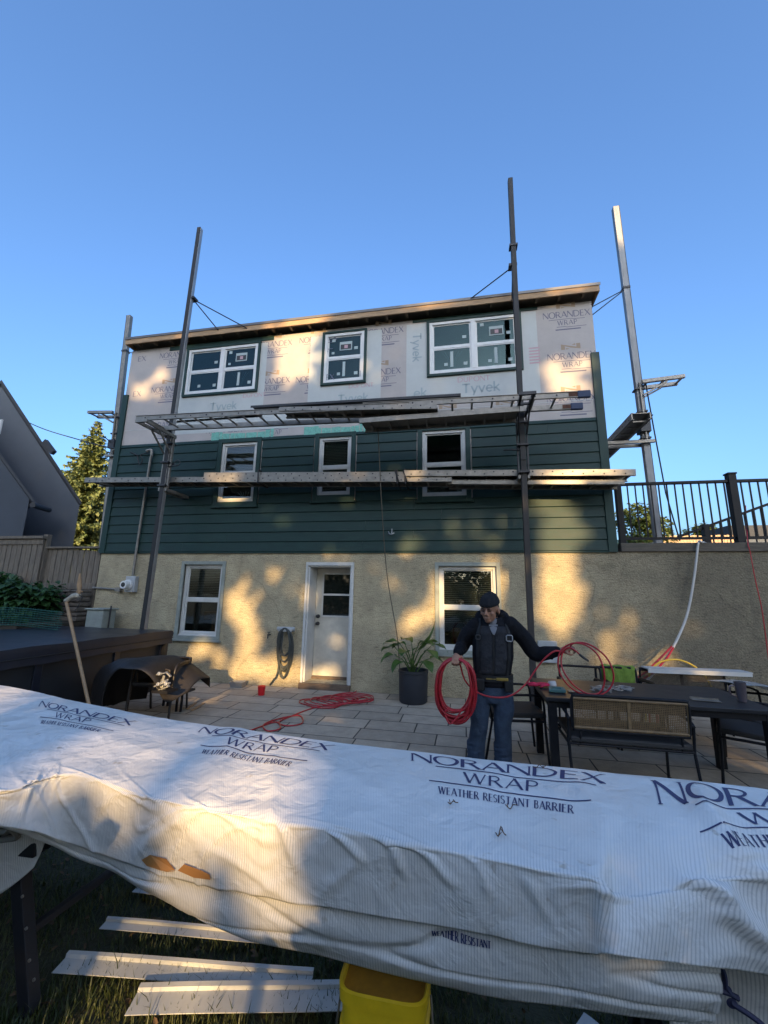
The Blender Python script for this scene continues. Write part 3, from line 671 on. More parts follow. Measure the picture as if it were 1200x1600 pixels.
# ------------------------------------------------------------------ fence, planting
M['fence'] = mat('weathered_fence', (.16, .132, .10), .88, var=.35, vscale=4, stretch=(8, 8, 1), bump=.4, bscale=30)
FE = thing('fence', 'weathered brown board fence between the house corner and the neighbour', 'fence', (-10, .1, 1.2))
rr = random.Random(5)
x = -7.40; a = at(152, 859, Y=.06); b = at(74, 853, Y=.06); c = at(0, 842, Y=.06)
def ftop(x): return a.z+(b.z-a.z)*(x-a.x)/(b.x-a.x)
mb = MB(); mb2 = MB(); mb3 = MB()
while x > b.x+.05:
    wd = rr.uniform(.125, .145); z = ftop(x); mb.box((x-wd/2, .06+rr.uniform(-.006, .006), (z+1.0)/2), (wd-.016, .02, z-1.05)); x -= wd
xb = x
while x > -15:
    wd = rr.uniform(.125, .145); mb.box((x-wd/2, -.05+rr.uniform(-.006, .006), 1.83), (wd-.016, .02, 1.66)); x -= wd
mb.build('board_panel', M['fence'], FE, bevel=.003)
mb2.bb((xb, -.005, ftop(xb)-.02), (-7.38, .14, ftop(-7.4)+.035)); mb2.bb((-15, -.12, 2.66), (xb+.02, .03, 2.72)); mb2.bb((-15, -.085, 2.54), (xb, -.062, 2.64)); mb2.bb((xb, .02, 1.62), (-7.4, .045, 1.74)); mb2.build('rail', M['fence'], FE, bevel=.004)
for x in (xb-.03, -11, -13): mb = MB(); mb.bb((x-.05, -.02, 1), (x+.05, .08, 2.76)); mb.build('post', M['fence'], FE, bevel=.004)
M['stone'] = mat('field_stone', (.12, .10, .08), .9, var=.4, vscale=6, bump=.6, bscale=20)
ST = thing('stone_wall', 'low dry wall of flat stones under the fence by the house corner', 'wall', (-7.9, -.1, 1))
z = 1.0; k = 0
while z < 1.6:
    hh = rr.uniform(.06, .11); x = -7.40
    while x > -9.6:
        wd = rr.uniform(.22, .48); mb = MB(); dy = rr.uniform(-.03, .03)
        mb.box((x-wd/2, -.16+dy+(z-1)*.06, z+hh/2), (wd-.02, .26, hh-.012)); mb.build('stone', M['stone'], ST, bevel=.02); x -= wd
    z += hh

def leaf_mat(name, c1, c2, rough=.5, tr=.25):
    m = mat(name, c1, rough, var=.01, vscale=1.5, col2=c2); n, l = m.node_tree.nodes, m.node_tree.links; b = n['Principled BSDF']
    src = b.inputs['Base Color'].links[0].from_socket
    t = n.new('ShaderNodeBsdfTranslucent'); l.new(src, t.inputs[0]); mx = n.new('ShaderNodeMixShader'); mx.inputs[0].default_value = tr
    l.new(b.outputs[0], mx.inputs[1]); l.new(t.outputs[0], mx.inputs[2]); l.new(mx.outputs[0], n['Material Output'].inputs[0]); return m
M['leaf'] = leaf_mat('shrub_leaf', (.018, .055, .012), (.05, .12, .03))
M['bark'] = mat('bark', (.09, .065, .045), .9, var=.35, vscale=6, stretch=(4, 4, 1), bump=.8, bscale=20)
def blade(mb, p, d, n, L, W, droop=.2, cup=.12):
    "one pointed leaf: six-sided, folded along the midrib and bent downwards"
    p = V(p); d = V(d).normalized(); s = d.cross(V(n)).normalized(); nn = s.cross(d)
    m0 = p; m1 = p+d*L*.35-nn*0; m2 = p+d*L*.72-V((0, 0, droop*L*.3)); m3 = p+d*L-V((0, 0, droop*L))
    a1 = m1+s*W*.5+nn*cup*W; b1 = m1-s*W*.5+nn*cup*W; a2 = m2+s*W*.42+nn*cup*W; b2 = m2-s*W*.42+nn*cup*W
    mb.add([m0, m1, m2, m3, a1, a2, b1, b2], [(0, 4, 1), (4, 5, 2, 1), (5, 3, 2), (0, 1, 6), (6, 1, 2, 7), (7, 2, 3)])
def bush(name, label, c, r, n, L, W, m, seed, group=None):
    rr = random.Random(seed); B = thing(name, label, 'shrub', c, group); c = V(c); mb = MB()
    cl = [(V((rr.uniform(-1, 1)*r[0]*.8, rr.uniform(-1, 1)*r[1]*.7, rr.uniform(.25, .85)*r[2])), rr.uniform(.25, .45)) for _ in range(9)]
    for _ in range(n):
        cc, cr = rr.choice(cl); u = V((rr.gauss(0, 1), rr.gauss(0, 1), rr.gauss(0, 1))).normalized()
        p = c+cc+V((u.x*cr*r[0]*.9, u.y*cr*r[1]*.9, u.z*cr*r[2]))*rr.uniform(.6, 1)
        if p.z < c.z+.03: p.z = c.z+rr.uniform(.03, .2)
        blade(mb, p, (u.x+rr.uniform(-.5, .5), u.y+rr.uniform(-.5, .5)-.2, rr.uniform(-.3, .5)), (0, rr.uniform(-.5, .2), 1), L*rr.uniform(.6, 1.2), W*rr.uniform(.7, 1.2), .35)
    mb.build('foliage', m, B, fix=False)
    mb = MB()
    for cc, cr in cl: mb.tube(cat([c+V((cc.x*.2, cc.y*.2, 0)), c+cc*.5, c+cc], 3), .008, 5)
    mb.build('stem', M['bark'], B); return B
p = at(95, 958, Y=-.65)
bush('shrub', 'broad leafy green shrub in front of the fence behind the hot tub, beside the stones', (-8.35, -.6, 1.0), (.75, .5, .72), 900, .2, .11, M['leaf'], 3)
bush('shrub', 'dense green shrub at the left edge of the photo in front of the fence', (-9.75, -.55, 1.0), (.9, .55, .92), 1000, .2, .11, M['leaf'], 4)
# green plastic mesh in front of the bed
M['mesh'] = mat('green_plastic_mesh', (.012, .085, .06), .6)
GM = MB(); y = -1.38
for i in range(9): GM.tube([(x, y+.02*math.sin(x*5+i), .98+.035*i+.03*math.sin(x*2.3)) for x in [-12+.25*k for k in range(23)]], .006, 4)
for k in range(88): x = -12+.0625*k; GM.tube([(x, y, .97+.03*math.sin(x*2.3)), (x+.02*math.sin(k), y+.01, 1.28+.03*math.sin(x*2.3))], .004, 4)
tag(GM.build('mesh_fence', M['mesh']), 'low green plastic garden mesh behind the dark hot tub', 'fence')
CBX = thing('utility_box', 'small pale green utility box against the stucco between the mesh and the left pole', 'box', (-6.9, -.5, .9))
p = at(160, 968, Y=-.35); mb = MB(); mb.bb((p.x-.22, -.5, .0), (p.x+.14, -.2, p.z+.18)); mb.build('case', M['paletrim'], CBX, bevel=.012)
mb = MB(); mb.bb((p.x-.25, -.53, p.z+.181), (p.x+.17, -.17, p.z+.21)); mb.build('lid', M['paletrim'], CBX, bevel=.01)
mb = MB(); mb.tube([(p.x+.2, -.4, 0), (p.x+.2, -.4, p.z+.26)], .014, 6); mb.build('pipe', M['dark'], CBX)

# ------------------------------------------------------------------ trees behind
def conifer(c, H, r, seed, name, label, c1, c2, group=None):
    rr = random.Random(seed); T = thing(name, label, 'tree', c, group); c = V(c)
    mb = MB(); mb.tube([c, c+V((.05, 0, H*.5)), c+V((0, 0, H*.97))], [H*.018, H*.012, .02], 8); mb.build('trunk', M['bark'], T)
    mb = MB(); z = H*.04
    while z < H*.985:
        t = z/H; rad = r*(1-t)**1.0*rr.uniform(.72, 1.15)+.08; nb = max(5, int(13*(1-t)+5)); off = rr.random()*6
        for k in range(nb):
            a = off+2*math.pi*k/nb+rr.uniform(-.25, .25); L = rad*rr.uniform(.7, 1.12); dr = .28+.1*rr.random()
            o = V((math.cos(a), math.sin(a), 0)); side = V((-o.y, o.x, 0))
            K = max(1, H/11); nseg = max(3, int(L/.13/K))
            for i in range(nseg):
                s = (i+.6)/nseg; p = c+V((0, 0, z))+o*L*s+V((0, 0, -dr*L*s+.22*L*s*s))
                for q in (-1, 1, 0):
                    fl = (.36*(1-s)+.17)*min(1, L)*rr.uniform(.7, 1.3)*K
                    dd = (o*(.8 if q else .3)+side*(q*rr.uniform(.5, 1.1) if q else rr.uniform(-.4, .4))+V((0, 0, rr.uniform(-.35, .12) if q else -.8))).normalized()
                    sd = V((rr.uniform(-1, 1), rr.uniform(-1, 1), rr.uniform(-.3, .3))); sd = (sd-dd*sd.dot(dd)).normalized()*.085*K*rr.uniform(.7, 1.5)
                    mb.quad(p-sd*.6, p+dd*fl*.5-sd+V((0, 0, .02)), p+dd*fl, p+dd*fl*.5+sd-V((0, 0, .03)))
        z += (.20+.12*(1-t))*rr.uniform(.8, 1.2)*max(.55, H/11)
    mb.build('crown', leaf_mat(name+'_needles', c1, c2, .6, .1), T, fix=False); return T
p = at(155, 652, Y=24); conifer((p.x, 24, 1.0), p.z-1.0, 7.2, 11, 'spruce_tree', 'tall sunlit spruce between the neighbour house and the green house', (.065, .10, .028), (.17, .18, .05))
def broadtree(c, H, r, seed, label, m, group='trees beyond the terrace', n=2600, ls=.22):
    rr = random.Random(seed); T = thing('broadleaf_tree', label, 'tree', c, group); c = V(c)
    mb = MB(); mb.tube([c, c+V((.1, 0, H*.35)), c+V((0, .1, H*.75))], [H*.03, H*.022, H*.008], 8)
    lobes = []
    for k in range(11):
        u = V((rr.gauss(0, 1), rr.gauss(0, 1), rr.gauss(0, .8))).normalized(); q = c+V((u.x*r*.62, u.y*r*.62, H*.64+u.z*H*.24)); lobes.append((q, r*rr.uniform(.28, .45)))
        mb.tube(cat([c+V((0, 0, H*rr.uniform(.25, .5))), (c+V((0, 0, H*.5))+q)/2, q], 3), [H*.012]*3+[H*.008]*3+[H*.003], 5)
    mb.build('trunk', M['bark'], T); mb = MB()
    for _ in range(n):
        q, R_ = rr.choice(lobes); u = V((rr.gauss(0, 1), rr.gauss(0, 1), rr.gauss(0, 1))).normalized()
        p = q+u*R_*rr.uniform(.55, 1.08)
        blade(mb, p, (u.x+rr.uniform(-.8, .8), u.y+rr.uniform(-.8, .8), rr.uniform(-.6, .5)), (rr.uniform(-.5, .5), rr.uniform(-.5, .5), 1), ls*rr.uniform(.7, 1.3), ls*.6, .3)
    mb.build('crown', m, T, fix=False); return T
M['leafy'] = leaf_mat('sunny_leaf', (.06, .09, .015), (.14, .17, .035)); M['leafd'] = leaf_mat('far_leaf', (.035, .06, .018), (.08, .105, .035))
p = at(988, 792, Y=14); broadtree((p.x, 14, 2.0), p.z-2.0, 1.5, 21, 'sunlit round tree seen through the railing right beside the house', M['leafy'])
p = at(1093, 815, Y=26); broadtree((p.x, 26, 2.0), p.z-2.0, 1.6, 22, 'yellowish tree seen through the railing under the stair handrail', M['leafy'], ls=.3)
p = at(1148, 822, Y=30); broadtree((p.x, 30, 2.0), p.z-2.0, 2.2, 23, 'green tree seen behind the thick railing post', M['leafd'], ls=.3)
p = at(1190, 820, Y=24); broadtree((p.x, 24, 2.0), p.z-2.0, 1.8, 24, 'green tree seen through the railing at the right edge', M['leafd'], ls=.3)
p = at(1047, 815, Y=33); conifer((p.x, 33, 2.0), p.z-2.0, .9, 25, 'pine_tree', 'small dark pine far behind the railing, right of the right-hand pole', (.03, .045, .02), (.06, .08, .03))
FS = thing('shed', 'low dark roofed shed far behind the railing at the right', 'shed', at(1180, 840, Y=20))
a, b = at(1140, 822, Y=19), at(1230, 838, Y=19); mb = MB(); mb.bb((a.x, 19, 2.4), (b.x, 21, b.z)); mb.build('wall', M['nwall'], FS); mb = MB(); mb.bb((a.x-.2, 18.8, b.z), (b.x+.2, 21.2, a.z)); mb.build('roof', M['nroof'], FS)
FH = thing('far_fence', 'pale board fence far behind the railing beneath the stair handrail', 'fence', (12, 17, 2.4))
a, b = at(1035, 841, Y=17), at(1150, 836, Y=17); mb = MB(); k = a.x
while k < b.x: mb.bb((k, 17, 2.4), (k+.13, 17.03, a.z+rr.uniform(.12, .16))); k += .145
mb.build('board_panel', M['fascia'], FH); mb = MB(); mb.bb((a.x, 17.04, a.z-.05), (b.x, 17.08, a.z+.03)); mb.build('rail', M['fascia'], FH)
# overhead service wire
a = at(-60, 610, Y=6); b = at(165, 698, Y=.9); c = at(215, 712, Y=-.06)
mb = MB(); pts = cat([a, at(0, 638, Y=5), at(60, 667, Y=3.6), at(120, 686, Y=2), b, at(195, 703, Y=.1), c], 6); mb.tube(pts, .016, 6)
mb.tube(cat([c, c+V((.05, -.02, -.12)), c+V((.12, -.03, -.22)), c+V((.16, -.03, -.1)), c+V((.1, -.03, .0)), c+V((.28, -.02, .05))], 5), .011, 6)
tag(mb.build('service_wire', M['rubber'], smooth=True), 'black overhead wire sagging in from the left to the corner of the green siding', 'wire')

# ------------------------------------------------------------------ hot tub
M['tub'] = mat('navy_black_vinyl', (.016, .018, .026), .34, var=.2, vscale=3, bump=.15, bscale=8)
M['tubside'] = mat('black_tub_panel', (.018, .018, .019), .5, var=.2, vscale=4)
HT = thing('hot_tub', 'large dark hot tub with a padded navy vinyl cover on the left of the patio', 'hot tub', (-6.1, -2.4, 0))
x1, y1, y0 = -4.94, -.70, -4.3
mb = MB(); mb.bb((-7.3, y0+.08, 0), (x1-.09, y1-.08, .80)); mb.build('cabinet', M['tubside'], HT, bevel=.03)
for yy in (y1-.12, -1.75, -2.9, y0+.12): mb = MB(); mb.bb((x1-.092, yy-.05, .0), (x1-.07, yy+.05, .79)); mb.build('corner_panel', M['tub'], HT, bevel=.008)
mb = MB(); n = 24
rows = [[V((x, y0+(y1-y0)*j/n, .955+.022*math.sin(math.pi*max(0, min(1, (x+7.3)/(x1+7.3))))*math.sin(math.pi*j/n)+.006*math.sin(x*9+j))) for j in range(n+1)] for x in [-7.34+(x1+7.34)*i/12 for i in range(13)]]
mb.grid(rows); e = [(-7.34, y0), (x1, y0), (x1, y1), (-7.34, y1)]
ring = [r[0] for r in rows]+rows[-1][1:]+[r[-1] for r in rows[::-1]][1:]+rows[0][::-1][1:-1]
low = [V((q.x, q.y, .83)) for q in ring]; skirt = [V((q.x+(.008 if q.x > -5 else 0), q.y+(.006 if q.y > -1 else 0), .745+.006*math.sin(i*1.7))) for i, q in enumerate(ring)]
mid = [V((q.x+(.012 if q.x > -5 else 0), q.y+(.012 if q.y > -1 else 0), .9)) for q in ring]
mb.rings([ring, mid, low, skirt], caps=False)
mb.build('cover', M['tub'], HT, smooth='auto')
mb = MB(); mb.tube([(x1+.006, y0, .834), (x1+.006, y1+.006, .834), (-7.3, y1+.006, .834)], .008, 6); mb.build('cover_seam', M['rubber'], HT)
mb = MB(); mb.bb((x1-.06, y1-.16, .45), (x1-.055+.07, y1-.10, .76)); mb.build('strap', M['rubber'], HT)
# ================================================================== SCAFFOLDING (pump jacks, ladders, planks)
M['woodgrey'] = mat('grimy_pole_face', (.035, .03, .026), .7, var=.4, vscale=6, stretch=(3, 3, .6))
M['rust'] = mat('rusty_steel', (.11, .05, .03), .75, metal=.4, var=.4, vscale=14)
M['polegrey'] = mat('dull_silver_pole', (.24, .245, .25), .6, metal=.5, var=.25, vscale=5, stretch=(3, 3, .5))
def pole(bot, top, label, m, wd=.085, face=None, name='scaffold_pole'):
    T = thing(name, label, 'pole', bot, 'aluminium scaffold poles around the house'); bot, top = V(bot), V(top)
    mb = MB(); mb.bar(bot, top, wd, wd*.95, up=(0, 1, 0)); mb.build('post', m, T, bevel=.006)
    if face:
        f = V(face); mb = MB(); mb.bar(bot+f*(wd*.49+.006), top+f*(wd*.49+.006), (wd*.92 if abs(f.y) > .5 else .011), (.011 if abs(f.y) > .5 else wd*.92), up=(0, 1, 0)); mb.build('rubber_face', M['rubber'], T)
    return T
def on(b, t, z): b, t = V(b), V(t); return b+(t-b)*((z-b.z)/(t.z-b.z))
def collar(mb, q, r=.065, h=.05): mb.rings([[q+V((a*r, b*r, s*h/2)) for a, b in ((-1, -1), (1, -1), (1, 1), (-1, 1))] for s in (-1, 1)])
PY = -.66
def foot(px, py, Y, z=0):                # where the line of the pole meets the ground
    return at(px, py, Y=Y)
# --- left front pole
t1 = at(313, 358, Y=PY); b1 = at(225, 980, Y=PY); b1 = b1+(t1-b1)*((0-b1.z)/(t1.z-b1.z))
P1 = pole(b1, t1, 'black-faced scaffold pole standing in front of the left windows of the house', M['aluw'], face=(0, -1, 0))
# --- middle right pole
t2 = at(797, 282, Y=PY); b2 = at(828, 950, Y=PY); b2 = b2+(t2-b2)*((0-b2.z)/(t2.z-b2.z))
P2 = pole(b2, t2, 'tallest dark scaffold pole, rising behind the man past the right-hand window', M['woodgrey'], face=None)
mb = MB(); q0, q1 = on(b2, t2, 3.75), t2; mb.bar(q0+V((0, -.052, 0)), q1+V((0, -.052, 0)), .08, .012, up=(0, 1, 0)); mb.build('rubber_face', M['rubber'], P2)
# --- the two poles at the sides of the house
t3 = at(961, 325, Y=1.0); b3 = at(1027, 838, Y=1.0); b3 = b3+(t3-b3)*((2.5-b3.z)/(t3.z-b3.z))
P3 = pole(b3, t3, 'bright silver scaffold pole on the terrace right of the house', M['polegrey'], wd=.115, face=(1, 0, 0))
t4 = at(203, 494, Y=1.0); b4 = at(160, 858, Y=1.0); b4 = b4+(t4-b4)*((1.0-b4.z)/(t4.z-b4.z))
P4 = pole(b4, t4, 'dull silver scaffold pole beyond the left end of the house, beside the spruce', M['alu'], wd=.11, face=(-1, 0, 0))

def jack(P, b, t, ztop, zbot, side, m=M['alu']):
    mb = MB()
    for s in (-1, 1):
        o = V((s*.075, 0, 0)) if side == 'y' else V((0, s*.075, 0))
        mb.bar(on(b, t, zbot-.12)+o, on(b, t, ztop)+o, .028, .045, up=(0, 1, 0))
    J = mb.build('pump_jack', m, P, bevel=.003)
    for z in (zbot-.05, (zbot+ztop)/2-.05, ztop-.12): mb = MB(); collar(mb, on(b, t, z), .085, .03); mb.build('collar', M['dark'], J)
    return J
UZ, LZ = 4.60, 3.60
for P, b, t in ((P1, b1, t1), (P2, b2, t2)):
    J = jack(P, b, t, UZ-.10, LZ, 'y', M['alu'] if P is P1 else M['dark'])
    mb = MB()
    for s in (-1, 1):                       # bench arms reaching out towards the lawn
        q = on(b, t, UZ-.07)+V((s*.07, .05, 0)); mb.bar(q, q+V((s*.02, -.80, -.0)), .035, .06)
    q = on(b, t, UZ-.07); mb.bar(q+V((-.1, -.4, -.0)), q+V((.1, -.4, 0)), .03, .04); mb.bar(q+V((-.12, -.74, 0)), q+V((.12, -.74, 0)), .04, .05)
    for s in (-1, 1): mb.bar(on(b, t, UZ-.42)+V((s*.07, -.04, 0)), on(b, t, UZ-.10)+V((s*.08, -.40, 0)), .025, .03)
    mb.build('bench_arm', M['alu'] if P is P1 else M['dark'], J, bevel=.003)
    mb = MB()
    for s in (-1, 1):
        q = on(b, t, LZ-.125)+V((s*.07, -.04, 0)); mb.bar(q, q+V((0, .66, 0)), .035, .055)
    q = on(b, t, LZ-.125); mb.bar(q+V((-.09, .60, 0)), q+V((.09, .60, 0)), .03, .05)
    mb.build('platform_arm', M['alu'], J, bevel=.003)
    mb = MB(); q = on(b, t, LZ+.32); mb.cyl(q+V((.05, -.03, 0)), q+V((.28 if P is P1 else -.3, -.06, .0)), .012, 6)
    if P is P1:
        c = q+V((.26, -.05, .06)); mb.tube([c+V((.055*math.cos(a*.5), 0, .055*math.sin(a*.5))) for a in range(13)], .008, 5, closed=True)
    mb.build('crank', M['dark'], J)
# roof braces: wires and rods from the poles down to the eaves
def brace(P, pts, ends, nm='roof_brace'):
    for e in ends: mb = MB(); mb.tube([pts]+[e], .011, 6); mb.build(nm, M['dark'], P)
    mb = MB(); collar(mb, V(pts), .07, .045); mb.build('clamp', M['dark'], P)
q = on(b1, t1, at(305, 465, Y=PY).z); brace(P1, q+V((.03, .04, 0)), [at(341, 516, Y=-.21), at(386, 513, Y=-.21)])
q = on(b2, t2, at(803, 414, Y=PY).z); brace(P2, q+V((-.02, .04, 0)), [at(735, 467, Y=-.21), at(800, 470, Y=-.21)])
mb = MB(); collar(mb, on(b2, t2, at(803, 386, Y=PY).z), .07, .04); mb.build('clamp', M['dark'], P2)
q = on(b3, t3, at(973, 452, Y=1).z); brace(P3, q, [at(924, 480, Y=.15)+V((.0, 0, 0)), at(923, 494, Y=.15)])
q = on(b4, t4, at(193, 550, Y=1).z); brace(P4, q, [at(211, 552, Y=.3)])
# work bench brackets and jacks on the side poles
def side_jack(P, b, t, sx, zb, zj):
    J = jack(P, b, t, zb+.02, zj, 'x', M['alu']); mb = MB()
    for s in (-1, 1):
        q = on(b, t, zb)+V((sx*.02, s*.14, 0)); mb.bar(q, q+V((sx*.74, 0, .05)), .06, .07)
    for u in (.12, .42, .72): q = on(b, t, zb+.045*u)+V((sx*u, 0, 0)); mb.bar(q+V((0, -.14, 0)), q+V((0, .14, 0)), .035, .03)
    for s in (-1, 1): mb.bar(on(b, t, zb-.26)+V((sx*.03, s*.1, 0)), on(b, t, zb)+V((sx*.46, s*.13, -.02)), .03, .03)
    mb.build('bench_arm', M['alu'], J, bevel=.003); mb = MB()
    q = on(b, t, zj-.14)
    for s in (-1, 1): mb.bar(q+V((sx*.12, s*.11, 0)), q+V((-sx*.72, s*.11, 0)), .05, .06)
    mb.build('platform_arm', M['alu'], J, bevel=.003)
    mb = MB(); q = on(b, t, zj+.2); mb.bb((q.x-.09, q.y-.12, q.z-.14), (q.x+.09, q.y+.10, q.z+.08)); mb.cyl(q+V((0, -.12, 0)), q+V((sx*.05, -.32, .1)), .013, 6); mb.build('crank', M['dark'], J, bevel=.01)
z3 = at(1000, 602, Y=1).z; side_jack(P3, b3, t3, 1, z3, at(1000, 690, Y=1).z+.1)
z4 = at(182, 648, Y=1).z; side_jack(P4, b4, t4, -1, z4, at(172, 712, Y=1).z+.1)
mb = MB(); q = on(b3, t3, z3); mb.tube([q+V((.12, -.05, 0)), q+V((.16, -.06, -.9)), at(1040, 770, Y=.95), at(1062, 845, Y=.9)], .013, 5)
mb.build('hanging_rope', M['rubber'], P3)

# ladders used as work benches
M['bluefoot'] = mat('blue_rubber_foot', (.018, .035, .085), .6)
def ladder(name, label, p0, p1, yback, feet=False, rail=(.028, .085), step=.305, group=None, m=None):
    p0, p1 = V(p0), V(p1); d = (p1-p0); L = d.length; d.normalize(); ov = V((0, yback-p0.y, 0)); m = m or M['alu']
    T = thing(name, label, 'ladder', p0, group)
    for o in (V((0, 0, 0)), ov):
        mb = MB(); mb.bar(p0+o, p1+o, rail[0], rail[1])
        sgn = 1 if o.y > 0 else -1
        mb.bar(p0+o+V((0, -.012*sgn*-1, rail[1]/2)), p1+o+V((0, .012*sgn, rail[1]/2)), .03, .008); mb.bar(p0+o+V((0, .012*sgn, -rail[1]/2)), p1+o+V((0, .012*sgn, -rail[1]/2)), .03, .008)
        mb.mi = 1; k = .2
        while k < L-.1: q = p0+o+d*k; mb.cyl(q+V((0, -.0155, 0)), q+V((0, -.019, 0)), .014, 8); k += step
        mb.build('rail', [m, M['rubber']], T)
    k = .2
    while k < L-.1:
        mb = MB(); q = p0+d*k; mb.cyl(q, q+ov, .017, 8); mb.build('rung', m, T, smooth='auto'); k += step
    if feet:
        for o in (V((0, 0, 0)), ov):
            q = p1+o; mb = MB(); mb.bar(q-d*.02+V((0, 0, -.0)), q+d*.16, .06, .11); mb.build('foot', M['bluefoot'], T, bevel=.012)
            mb = MB(); mb.bar(q-d*.14+V((0, -.019, 0)), q-d*.02+V((0, -.019, 0)), .006, .06); mb.build('label', M['rust'], T)
    return T
UY0, UY1 = -1.26, -.80
lz = lambda px, py: at(px, py, Y=UY0)
la, lb = lz(213, 654), lz(640, 633)
ladder('ladder', 'aluminium ladder laid flat at the left, its left end sticking out past the pole', la, lb+V((0, 0, .0)), UY1, group='ladders laid across the upper scaffold brackets')
ra, rb = lz(566, 642), lz(905, 615)
ladder('ladder', 'aluminium ladder with blue rubber feet laid flat across the right-hand brackets', ra+V((0, .03, .10)), rb+V((0, .03, .0)), UY1-.03, feet=True, group='ladders laid across the upper scaffold brackets')
# walk planks
def plank(label, p0, p1, wd, ht=.10, hole=True, deck=True, group='aluminium walk planks of the scaffold', m=None, holes2=True):
    p0, p1 = V(p0), V(p1); d = p1-p0; L = d.length; d.normalize(); up = V((0, 0, 1)); sx = d.cross(up).normalized(); sx = -sx if sx.y < 0 and abs(sx.y) > .5 else sx
    T = thing('walk_plank', label, 'plank', p0, group); m = m or M['alu']
    for k, o in enumerate((V((0, 0, 0)), sx*wd)):
        mb = MB(); mb.bar(p0+o, p1+o, .02, ht); s = (1 if k == 0 else -1)
        mb.bar(p0+o+sx*s*.015+up*(ht/2-.004), p1+o+sx*s*.015+up*(ht/2-.004), .045, .008); mb.bar(p0+o+sx*s*.015-up*(ht/2-.004), p1+o+sx*s*.015-up*(ht/2-.004), .045, .008)
        if hole:
            mb.mi = 1; x = .12; i = 0
            while x < L-.05:
                q = p0+o+d*x+up*(.018 if i % 2 else -.02); mb.cyl(q-sx*s*.0105, q-sx*s*.0145, .012, 8); x += .15; i += 1
        mb.build('rail', [m, M['rubber']], T)
    mb = MB(); mb.bar(p0+sx*wd/2+up*(ht/2-.012), p1+sx*wd/2+up*(ht/2-.012), wd-.03, .01); mb.build('deck', M['woodgrey'] if not deck else m, T)
    x = .15
    while x < L-.05: mb = MB(); q = p0+d*x-up*(ht/2-.02); mb.bar(q+sx*.012, q+sx*(wd-.012), .03, .025); mb.build('cross_rib', m, T); x += .305
    return T
LY = -.545
f = lambda px, py: at(px, py, Y=LY)
plank('lowest long walk plank, its left end sticking out past the house beside the spruce', f(133, 750), f(706, 748), .34)
plank('walk plank lying on top of the lowest one between the left and middle windows', f(318, 742)+V((0, .02, .0)), f(645, 741)+V((0, .02, .0)), .30)
plank('walk plank behind the right pole, its open right end past the house corner', f(632, 742)+V((0, -.03, .02)), f(992, 739)+V((0, -.03, .0)), .36)
plank('shorter walk plank under the right-hand one, below the upper run', f(700, 752)+V((0, .05, 0)), f(978, 752)+V((0, .05, 0)), .34, ht=.07, hole=False)
plank('narrow walk plank stacked on the upper ladders in the middle', lz(437, 644)+V((0, -.02, .045)), lz(683, 640)+V((0, -.02, .04)), .30, ht=.07)
plank('dark grimy walk plank under the right upper ladder', lz(560, 655)+V((0, .06, 0)), lz(812, 636)+V((0, .06, 0)), .42, ht=.08, hole=False)
a, b = lz(392, 637), lz(720, 618)
T = thing('metal_sheet', 'thin dark bent metal strip lying on the upper planks in the middle', 'metal sheet', a)
mb = MB(); mb.bar(a+V((0, .12, .03)), b+V((0, .12, .03)), .26, .006); mb.bar(a+V((0, -.01, .012)), b+V((0, -.01, .012)), .004, .04); mb.build('sheet', M['dark'], T)
# side walk plank running back along the right wall
p0 = at(1000, 650, Y=.35); plank('walk plank running back along the right side of the house', p0+V((-.13, 0, 0)), p0+V((-.13, 6.5, .0)), .30, ht=.13, hole=True)
p0 = at(172, 706, Y=.4); plank('walk plank beside the left end of the house, near the service wire', p0+V((0.05, 0, 0)), p0+V((.05, 6.5, 0)), .3, ht=.12)
# black straps round the lower planks
for px in (404, 620, 633):
    q = f(px, 744); mb = MB(); mb.tube([q+V((0, -.03, .11)), q+V((.01, -.03, -.13)), q+V((.01, .36, -.13)), q+V((0, .36, .11))], .014, 6, closed=True)
    if px != 404: mb.tube([q+V((-.03, -.035, .1)), q+V((.04, -.035, -.1))], .01, 5)
    tag(mb.build('strap', M['rubber']), {404: 'black strap tied round the lower planks by the left window', 620: 'black strap round the lower planks, left of the pair in the middle', 633: 'black strap round the lower planks, right of the pair in the middle'}[px], 'strap', 'straps round the planks')
# rope from the upper planks to the flower pot
a, b = at(590, 662, Y=-.8), at(620, 990, Y=-.28)
M['rope'] = mat('brown_rope', (.10, .085, .06), .9, bump=.3, bscale=200)
mb = MB(); mb.tube(cat([a, at(592, 700, Y=-.75), at(597, 800, Y=-.6), at(605, 900, Y=-.42), b, V((b.x+.05, b.y, .5)), V((b.x+.1, b.y-.1, .03))], 8), .0085, 6); mb.ball(a+V((0, 0, -.1)), (.02, .02, .05))
tag(mb.build('rope', M['rope'], smooth=True), 'thin brown rope hanging from the upper planks down to the potted plant', 'rope')
# ================================================================== ON THE PATIO
# wall hose on its hanger
M['hose'] = mat('dark_grey_hose', (.045, .05, .045), .5, var=.2, vscale=20)
p = at(447, 985, Y=-.08); HO = thing('garden_hose', 'dark grey garden hose coiled on a wall hanger left of the door', 'hose', (p.x, -.1, p.z))
mb = MB(); mb.bb((p.x-.13, -.13, p.z-.02), (p.x+.13, -.001, p.z+.05)); mb.cyl((p.x-.16, -.1, p.z+.03), (p.x+.17, -.1, p.z+.03), .035, 10); mb.build('hanger', M['grey'], HO, bevel=.01)
mb = MB(); rr = random.Random(2); pts = []
for k in range(11):
    w_, h_ = rr.uniform(.09, .15), rr.uniform(.36, .76) if k < 9 else .84
    for j in range(16):
        t = 2*math.pi*j/16; pts.append((p.x+w_*math.sin(t)+rr.uniform(-.006, .006), -.07-.012*(k % 5)-.02*math.cos(t), p.z+.04-h_/2+h_/2*math.cos(t)))
